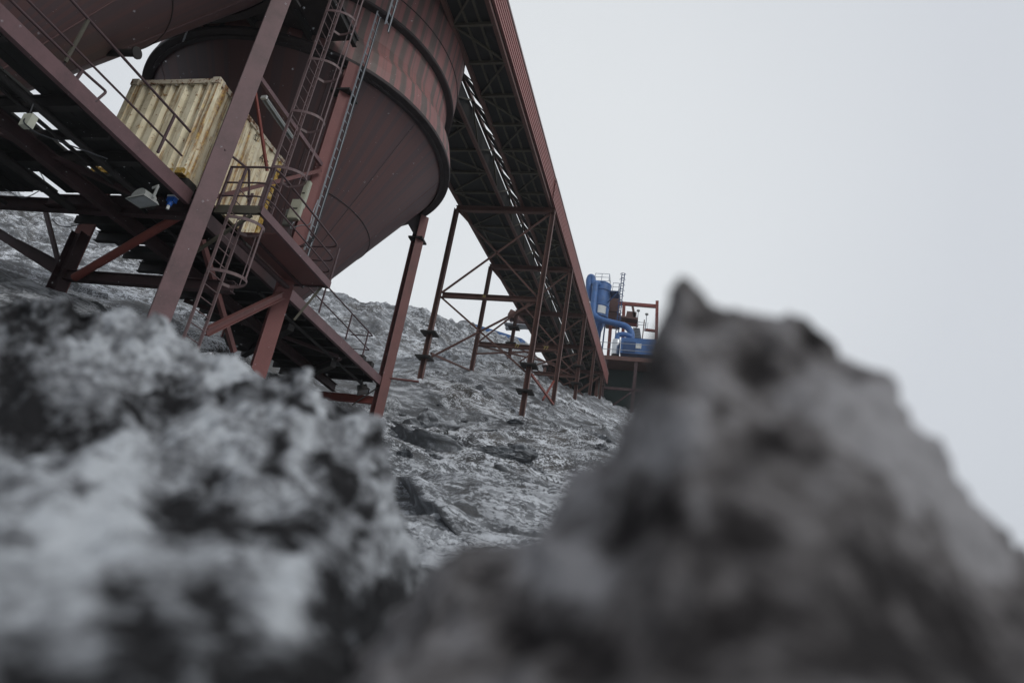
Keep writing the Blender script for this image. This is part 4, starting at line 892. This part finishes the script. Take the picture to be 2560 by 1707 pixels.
# ------------------------------------------------------------------ foreground crusts
def crust_mass(name, outline, d_of, bottom, d_bot, label, mat, amp, seed, blobs, nu=300, nv=190, back=.5, fall=2.2, bias=0.0):
    pts = [V((x, y, 0)) for x, y in outline]; L = [0]
    for a, b in zip(pts[:-1], pts[1:]): L.append(L[-1]+(b-a).length)
    def crest(u):
        s_ = u*L[-1]
        for i in range(len(L)-1):
            if s_ <= L[i+1]+1e-6: t_ = (s_-L[i])/(L[i+1]-L[i]); return pts[i].lerp(pts[i+1], t_)
        return pts[-1]
    nb = 30; rows = nu+1; W = nb+nv+1
    CP = [crest(i/nu) for i in range(rows)]
    CX = np.array([c.x for c in CP]); CY = np.array([c.y for c in CP]); kk = 35; pad = lambda a: np.r_[a[0]*2-a[1:kk+1][::-1], a, a[-1]*2-a[-kk-1:-1][::-1]]
    ker = np.hanning(2*kk+1); ker /= ker.sum(); SX_ = np.convolve(pad(CX), ker, 'valid'); SY_ = np.convolve(pad(CY), ker, 'valid')
    G = np.zeros((rows, W, 3)); B = np.zeros((rows, W)); D_ = np.zeros((rows, W))
    for i in range(rows):
        u = i/nu; c_ = crest(u); b_ = bottom[0]*(1-u)+bottom[1]*u; dc_ = d_of(c_.x, c_.y); rc_ = ray(c_.x, c_.y); P0 = rc_*dc_
        hd_ = V((rc_.x, rc_.y, 0)).normalized()
        for j in range(-nb, nv+1):
            if j < 0:
                s_ = -j/nb; p = P0+hd_*back*dc_*s_+V((0, 0, -1))*(dc_*(.9*s_**1.4)); px, py = c_.x, c_.y
            else:
                v = j/nv; ww = min(1, v*5); ww = ww*ww*(3-2*ww); qx_ = c_.x*(1-ww)+SX_[i]*ww; qy_ = c_.y*(1-ww)+SY_[i]*ww; px = qx_+(b_-qx_)*v**1.15; py = qy_+(bottom[2]-qy_)*v
                p = ray(px, py)*(d_bot+(dc_-d_bot)*(1-v)**fall)
            G[i, j+nb] = p
            bb = 0.0; dd = 0.0
            for (qx, qy, qr, qs) in blobs:
                e_ = ((px-qx)**2+(py-qy)**2)/(qr*qr)
                if e_ < 5: w_ = math.exp(-e_)*qs; bb += w_; dd += w_*qr
            B[i, j+nb] = bb; D_[i, j+nb] = dd
    du = np.gradient(G, axis=0); dv = np.gradient(G, axis=1); N = np.cross(du, dv); N /= (np.linalg.norm(N, axis=2, keepdims=True)+1e-12)
    sgn = np.where((N*G).sum(2) > 0, -1, 1); sg = 1 if sgn[:, nb+20:].mean() > 0 else -1; N *= sg
    outv = []
    for i in range(rows):
        for j in range(W):
            p = V(G[i, j]); n = V(N[i, j]); s_ = p.length; q = p+V((seed, 0, 0))
            h = noise.fractal(q*7.0, 0.75, 2.1, 5)*0.45+noise.fractal(q*24.0, .7, 2.2, 4)*.40-bias
            pit = noise.noise(q*13.0+V((5, 5, 5)))
            if pit > .2: h -= (pit-.2)*1.0
            outv.append(p+n*(h*amp*s_ - D_[i, j]/FPX*s_*.35))
    fs = []
    for i in range(nu):
        for j in range(W-1):
            a = i*W+j; fs.append((a, a+1, a+W+1, a+W))
    m = MB(); m.add(outv, fs, True); o = m.build(name, mat, origin=tuple(outv[(nu//2)*W+W-1]), recalc=False)
    at_ = o.data.attributes.new('bare', 'FLOAT', 'POINT'); at_.data.foreach_set('value', B.reshape(-1).astype(np.float32))
    return tag(o, label, 'rock', 'foreground lumps of frozen spoil')
blobs_l = [(45, 745, 80, 1.1), (205, 770, 42, 1.1), (125, 825, 60, .6), (33, 896, 45, .8), (0, 1000, 65, 1.2), (85, 1030, 60, 1.2), (180, 1070, 60, 1.0), (260, 1060, 45, .8), (435, 961, 58, 1.1), (337, 988, 35, .8), (300, 1010, 45, .4), (294, 847, 24, .6), (359, 830, 24, .6),
  (555, 983, 14, 1), (599, 966, 24, 1), (653, 966, 32, 1), (729, 994, 28, .9), (702, 901, 24, .7), (849, 1010, 30, .9), (762, 1032, 20, .8), (533, 1152, 38, 1), (680, 1162, 32, 1), (702, 1108, 20, .9), (816, 1130, 34, .9), (871, 1239, 45, 1), (880, 1190, 35, .9), (849, 1160, 30, .9), (925, 1277, 24, .9),
  (424, 1266, 72, 1.1), (490, 1271, 50, .9), (560, 1290, 50, .8), (640, 1300, 50, .8), (720, 1320, 50, .8), (790, 1300, 40, .6), (201, 1222, 28, .8), (898, 1353, 30, .9), (305, 1491, 60, 1), (370, 1560, 60, 1), (838, 1448, 60, 1), (610, 1650, 105, 1.5), (400, 1670, 80, 1.2), (980, 1600, 110, 1.5), (800, 1650, 80, 1.3), (250, 1720, 90, 1.2), (1150, 1660, 110, 1.6), (60, 1700, 120, 1.0), (520, 1480, 70, .8), (1040, 1480, 60, 1.2), (880, 1500, 70, .8), (940, 1100, 25, .8), (960, 1180, 20, .9),
  (250, 1130, 90, -.5), (620, 880, 60, -.6), (300, 1340, 110, -.6), (120, 1330, 100, -.4), (560, 1080, 70, -.3), (720, 1480, 70, -.5), (150, 1600, 100, -.2), (400, 880, 60, -.5), (780, 1060, 40, -.4)]
blobs_r = [(1895, 912, 58, .9), (1802, 1010, 25, .8), (1949, 1070, 62, .9), (2042, 840, 40, .9), (1753, 800, 32, .8), (1617, 928, 48, .8), (1661, 1266, 80, .9), (1508, 1309, 65, .9), (2140, 955, 40, .6), (2053, 1102, 50, .6), (1824, 1184, 100, .5), (1700, 705, 25, .5), (1560, 1250, 40, .5),
  (2314, 1420, 160, .7), (2100, 1560, 160, .9), (1750, 1560, 170, .9), (2460, 1640, 200, .9), (1450, 1640, 100, .9), (1900, 1450, 110, .5), (2240, 1560, 120, .6), (1280, 1560, 70, .8), (1200, 1440, 50, .6), (2180, 1260, 90, .4), (1900, 1300, 90, .3),
  (1737, 1081, 62, -.7), (1454, 1211, 60, -.6), (1410, 1423, 75, -.9), (1690, 860, 40, -.4), (2150, 1040, 75, -1.1), (2250, 1140, 85, -1.1), (2340, 1240, 85, -1.1), (2440, 1340, 85, -1.1), (2100, 1000, 50, -.8), (1987, 1309, 60, -.2), (1600, 1100, 60, -.4), (1820, 860, 50, -.2), (2000, 980, 40, -.4), (1330, 1380, 40, -.4), (2520, 1400, 60, -.6)]
left_out = [(-420, 700), (0, 722), (110, 716), (200, 748), (300, 765), (370, 800), (440, 835), (560, 880), (640, 905), (700, 905), (750, 885), (780, 905), (810, 960), (860, 1005), (930, 1055), (965, 1120), (985, 1220), (1000, 1310), (1045, 1390), (1100, 1470), (1200, 1560), (1350, 1650)]
right_out = [(900, 1640), (980, 1530), (1070, 1440), (1110, 1400), (1170, 1372), (1250, 1355), (1320, 1350), (1370, 1310), (1410, 1245), (1460, 1180), (1530, 1120), (1560, 1050), (1600, 970), (1618, 880), (1630, 800), (1646, 740), (1672, 706), (1700, 684), (1724, 700), (1764, 748), (1815, 780), (1890, 792), (1960, 783), (2010, 805), (2055, 830), (2072, 862), (2062, 895), (2100, 925), (2150, 940), (2200, 985), (2235, 1060), (2300, 1130), (2400, 1240), (2480, 1325), (2570, 1375), (2760, 1500)]
crust_mass('snow_crusted_mound', left_out, lambda x, y: 1.30-0.35*max(0, min(1, (y-700)/900)), (-1500, 1500, 2300), .15,
           'big out-of-focus mound of white snow crust with black pits filling the lower left', M['crust_white'], .036, 11, blobs_l, fall=2.6, bias=.12)
crust_mass('ash_boulder', right_out, lambda x, y: .47, (300, 3600, 2500), .15,
           'blurred dark grey frosted boulder with a pointed spike at the right', M['crust_dark'], .040, 31, blobs_r, bias=.12)

# ------------------------------------------------------------------ loose rocks on the slope
def rock(px, py, Y, size, label, seed, mat, sq=(1.3, .8, .6)):
    p = atY(px, py, Y); p.z = ground_z(p.x, p.y)+size*.1
    bm = bmesh.new(); bmesh.ops.create_icosphere(bm, subdivisions=4, radius=size)
    for v in bm.verts:
        q = v.co/size; h = 1+noise.fractal(q*1.3+V((seed, 0, 0)), .8, 2, 4)*.45; c_ = noise.cell(q*2.2+V((seed, 3, 1)))*.22
        v.co = V((q.x*sq[0], q.y*sq[1], q.z*sq[2]))*size*(h+c_)
    me = bpy.data.meshes.new('rock'); bm.to_mesh(me); bm.free(); me.materials.append(mat)
    o = bpy.data.objects.new('rock', me); COL.objects.link(o); o.location = p; return tag(o, label, 'rock', 'dark slabs poking from the snow')
M['rock'] = snow_ground('dark_slab_rock', 0.50, 0.62, 6.0, (1, 1, 1), ochre=.4)
rock(1060, 1062, 22, 1.0, 'large dark slab showing through the snow to the right of the red silo leg', 1, M['rock'], (1.1, .7, .8))
rock(1290, 1128, 19, .45, 'brown slab on the slope below the tallest trestle leg', 2, M['rock'])
rock(1342, 1163, 17, .3, 'small brown block on the slope, lowest of the slabs under the trestle', 3, M['rock'], (1, .8, .8))
rock(1240, 1150, 17, .35, 'grey slab half covered with snow left of the brown slabs', 4, M['rock'], (1.6, .7, .5))
rock(1085, 1128, 17, .4, 'low dark lump in the drift below the large slab', 5, M['rock'], (1.6, .7, .4))
rock(1500, 1070, 30, .45, 'dark stone out on the smooth snow near the right boulder', 6, M['rock'])

random.seed(21); proto = None
for i in range(30):
    px = random.uniform(900, 1560); py = random.uniform(960, 1300); Y = 9+(1330-py)*.055+random.uniform(-1, 1)
    if proto is None:
        proto = rock(px, py, Y, .16, 'small dark stone half sunk in the snow slope', 12, M['rock'], (1.2, .9, .6)); o = proto
    else:
        o = proto.copy(); COL.objects.link(o); p = atY(px, py, Y); k = random.uniform(.4, 1.5); p.z = ground_z(p.x, p.y)-.02; o.location = p; o.scale = (k, k*random.uniform(.7, 1.2), k*random.uniform(.6, 1.1)); o.rotation_euler = (random.uniform(-.3, .3), random.uniform(-.3, .3), random.uniform(0, 6))
    o['group'] = 'small stones scattered on the slope'
def ledge(name, path, hgt, wid, label, seed):
    P_ = fillet([atY(*p) for p in path], .6, 8); m = MB(); rows = []; n = len(P_); M_ = 7
    fine = []
    for a, b in zip(P_[:-1], P_[1:]):
        for k in range(4): fine.append(a.lerp(b, k/4))
    fine.append(P_[-1]); n = len(fine)
    for i, p in enumerate(fine):
        d = (fine[min(i+1, n-1)]-fine[max(i-1, 0)]); d.z = 0; d.normalize(); side = V((d.y, -d.x, 0)); t_ = math.sin(math.pi*min(1, max(0, i/(n-1))))**.5
        k = 1+.55*noise.noise(p*1.6+V((seed, 0, 0))); hh = hgt*t_*k; ww = wid*t_
        g0 = p+side*(ww*.15+.12*noise.noise(p*2.3)); z0 = float(gz(p.x, p.y)[0])
        row = [(0.55, -.25), (0.50, .10), (0.62, .55), (0.70, .85), (0.45, 1.0), (-.1, .80), (-.7, .35), (-1.5, -.25)]
        rows.append([V((p.x, p.y, z0))+side*(a*ww+.08*noise.noise(p*3+V((a, 0, seed))))+V((0, 0, b*hh+.05*noise.noise(p*4+V((0, a, seed))))) for a, b in row])
    W = len(rows[0]); m.add([v for r in rows for v in r], [(i*W+j, i*W+j+1, (i+1)*W+j+1, (i+1)*W+j) for i in range(n-1) for j in range(W-1)], True)
    return tag(m.build(name, M['ground'], origin=tuple(fine[0])), label, 'snow crust', 'wind-carved snow ledges')
ledge('snow_ledge', [(1000, 1175, 9.5), (1030, 1240, 9), (1075, 1320, 8), (1130, 1390, 7), (1180, 1440, 6.4)], .24, .5, 'curling crust of snow running down between the white mound and the dark boulder', 2)
ledge('snow_ledge', [(960, 1060, 17), (1010, 1085, 16.5), (1060, 1105, 16), (1120, 1118, 15.5), (1200, 1095, 16.5)], .40, .7, 'curved snow ledge with a dark undercut edge below the large slab', 5)
ledge('snow_ledge', [(1210, 1160, 14), (1260, 1140, 14.2), (1330, 1165, 13.6), (1400, 1190, 13.2)], .32, .6, 'low snow ledge round the small brown slabs', 9)

# ------------------------------------------------------------------ falling snow
random.seed(5); m = MB()
for i in range(2200):
    px = random.uniform(-60, 2620); py = random.uniform(-60, 1500); d = random.uniform(3.5, 20)**1.0
    if px > 1080 and py < 1000 or (px > 1650): continue
    p = atD(px, py, d)
    s_ = random.uniform(.0014, .0028); e1 = _R*s_*1.8; a = random.uniform(-.6, .6)
    u1 = V((math.cos(a), .2, math.sin(a)*.5))*s_*1.6; v1 = V((-math.sin(a)*.4, .3, math.cos(a)))*s_; w1 = V((.1, 1, -.2))*s_
    m.add([p+u1, p-u1, p+v1, p-v1, p+w1, p-w1], [(0, 2, 4), (2, 1, 4), (1, 3, 4), (3, 0, 4), (2, 0, 5), (1, 2, 5), (3, 1, 5), (0, 3, 5)])
fm = NT('snowflake'); fm.col((.8, .82, .85)); fo = m.build('falling_snow', fm.fin(.8), recalc=False); fo['kind'] = 'stuff'; fo['label'] = 'fine snowflakes blowing through the air'

# ------------------------------------------------------------------ haze
hz = bpy.data.materials.new('haze'); hz.use_nodes = True; hz.node_tree.nodes.clear()
ho = hz.node_tree.nodes.new('ShaderNodeOutputMaterial'); pv = hz.node_tree.nodes.new('ShaderNodeVolumePrincipled')
pv.inputs['Color'].default_value = (.92, .96, 1, 1); pv.inputs['Density'].default_value = 0.0005; pv.inputs['Anisotropy'].default_value = 0.2
hz.node_tree.links.new(pv.outputs[0], ho.inputs['Volume'])
zlo = min(float(zs.min()), -.6)-1.0; zhi = max(float(zs.max()), 36)+2
hb = MB().box((-1230, -1230, zlo), (1230, 1230, zhi)).build('haze', hz); hb['kind'] = 'stuff'; hb['label'] = 'thin snowy haze'
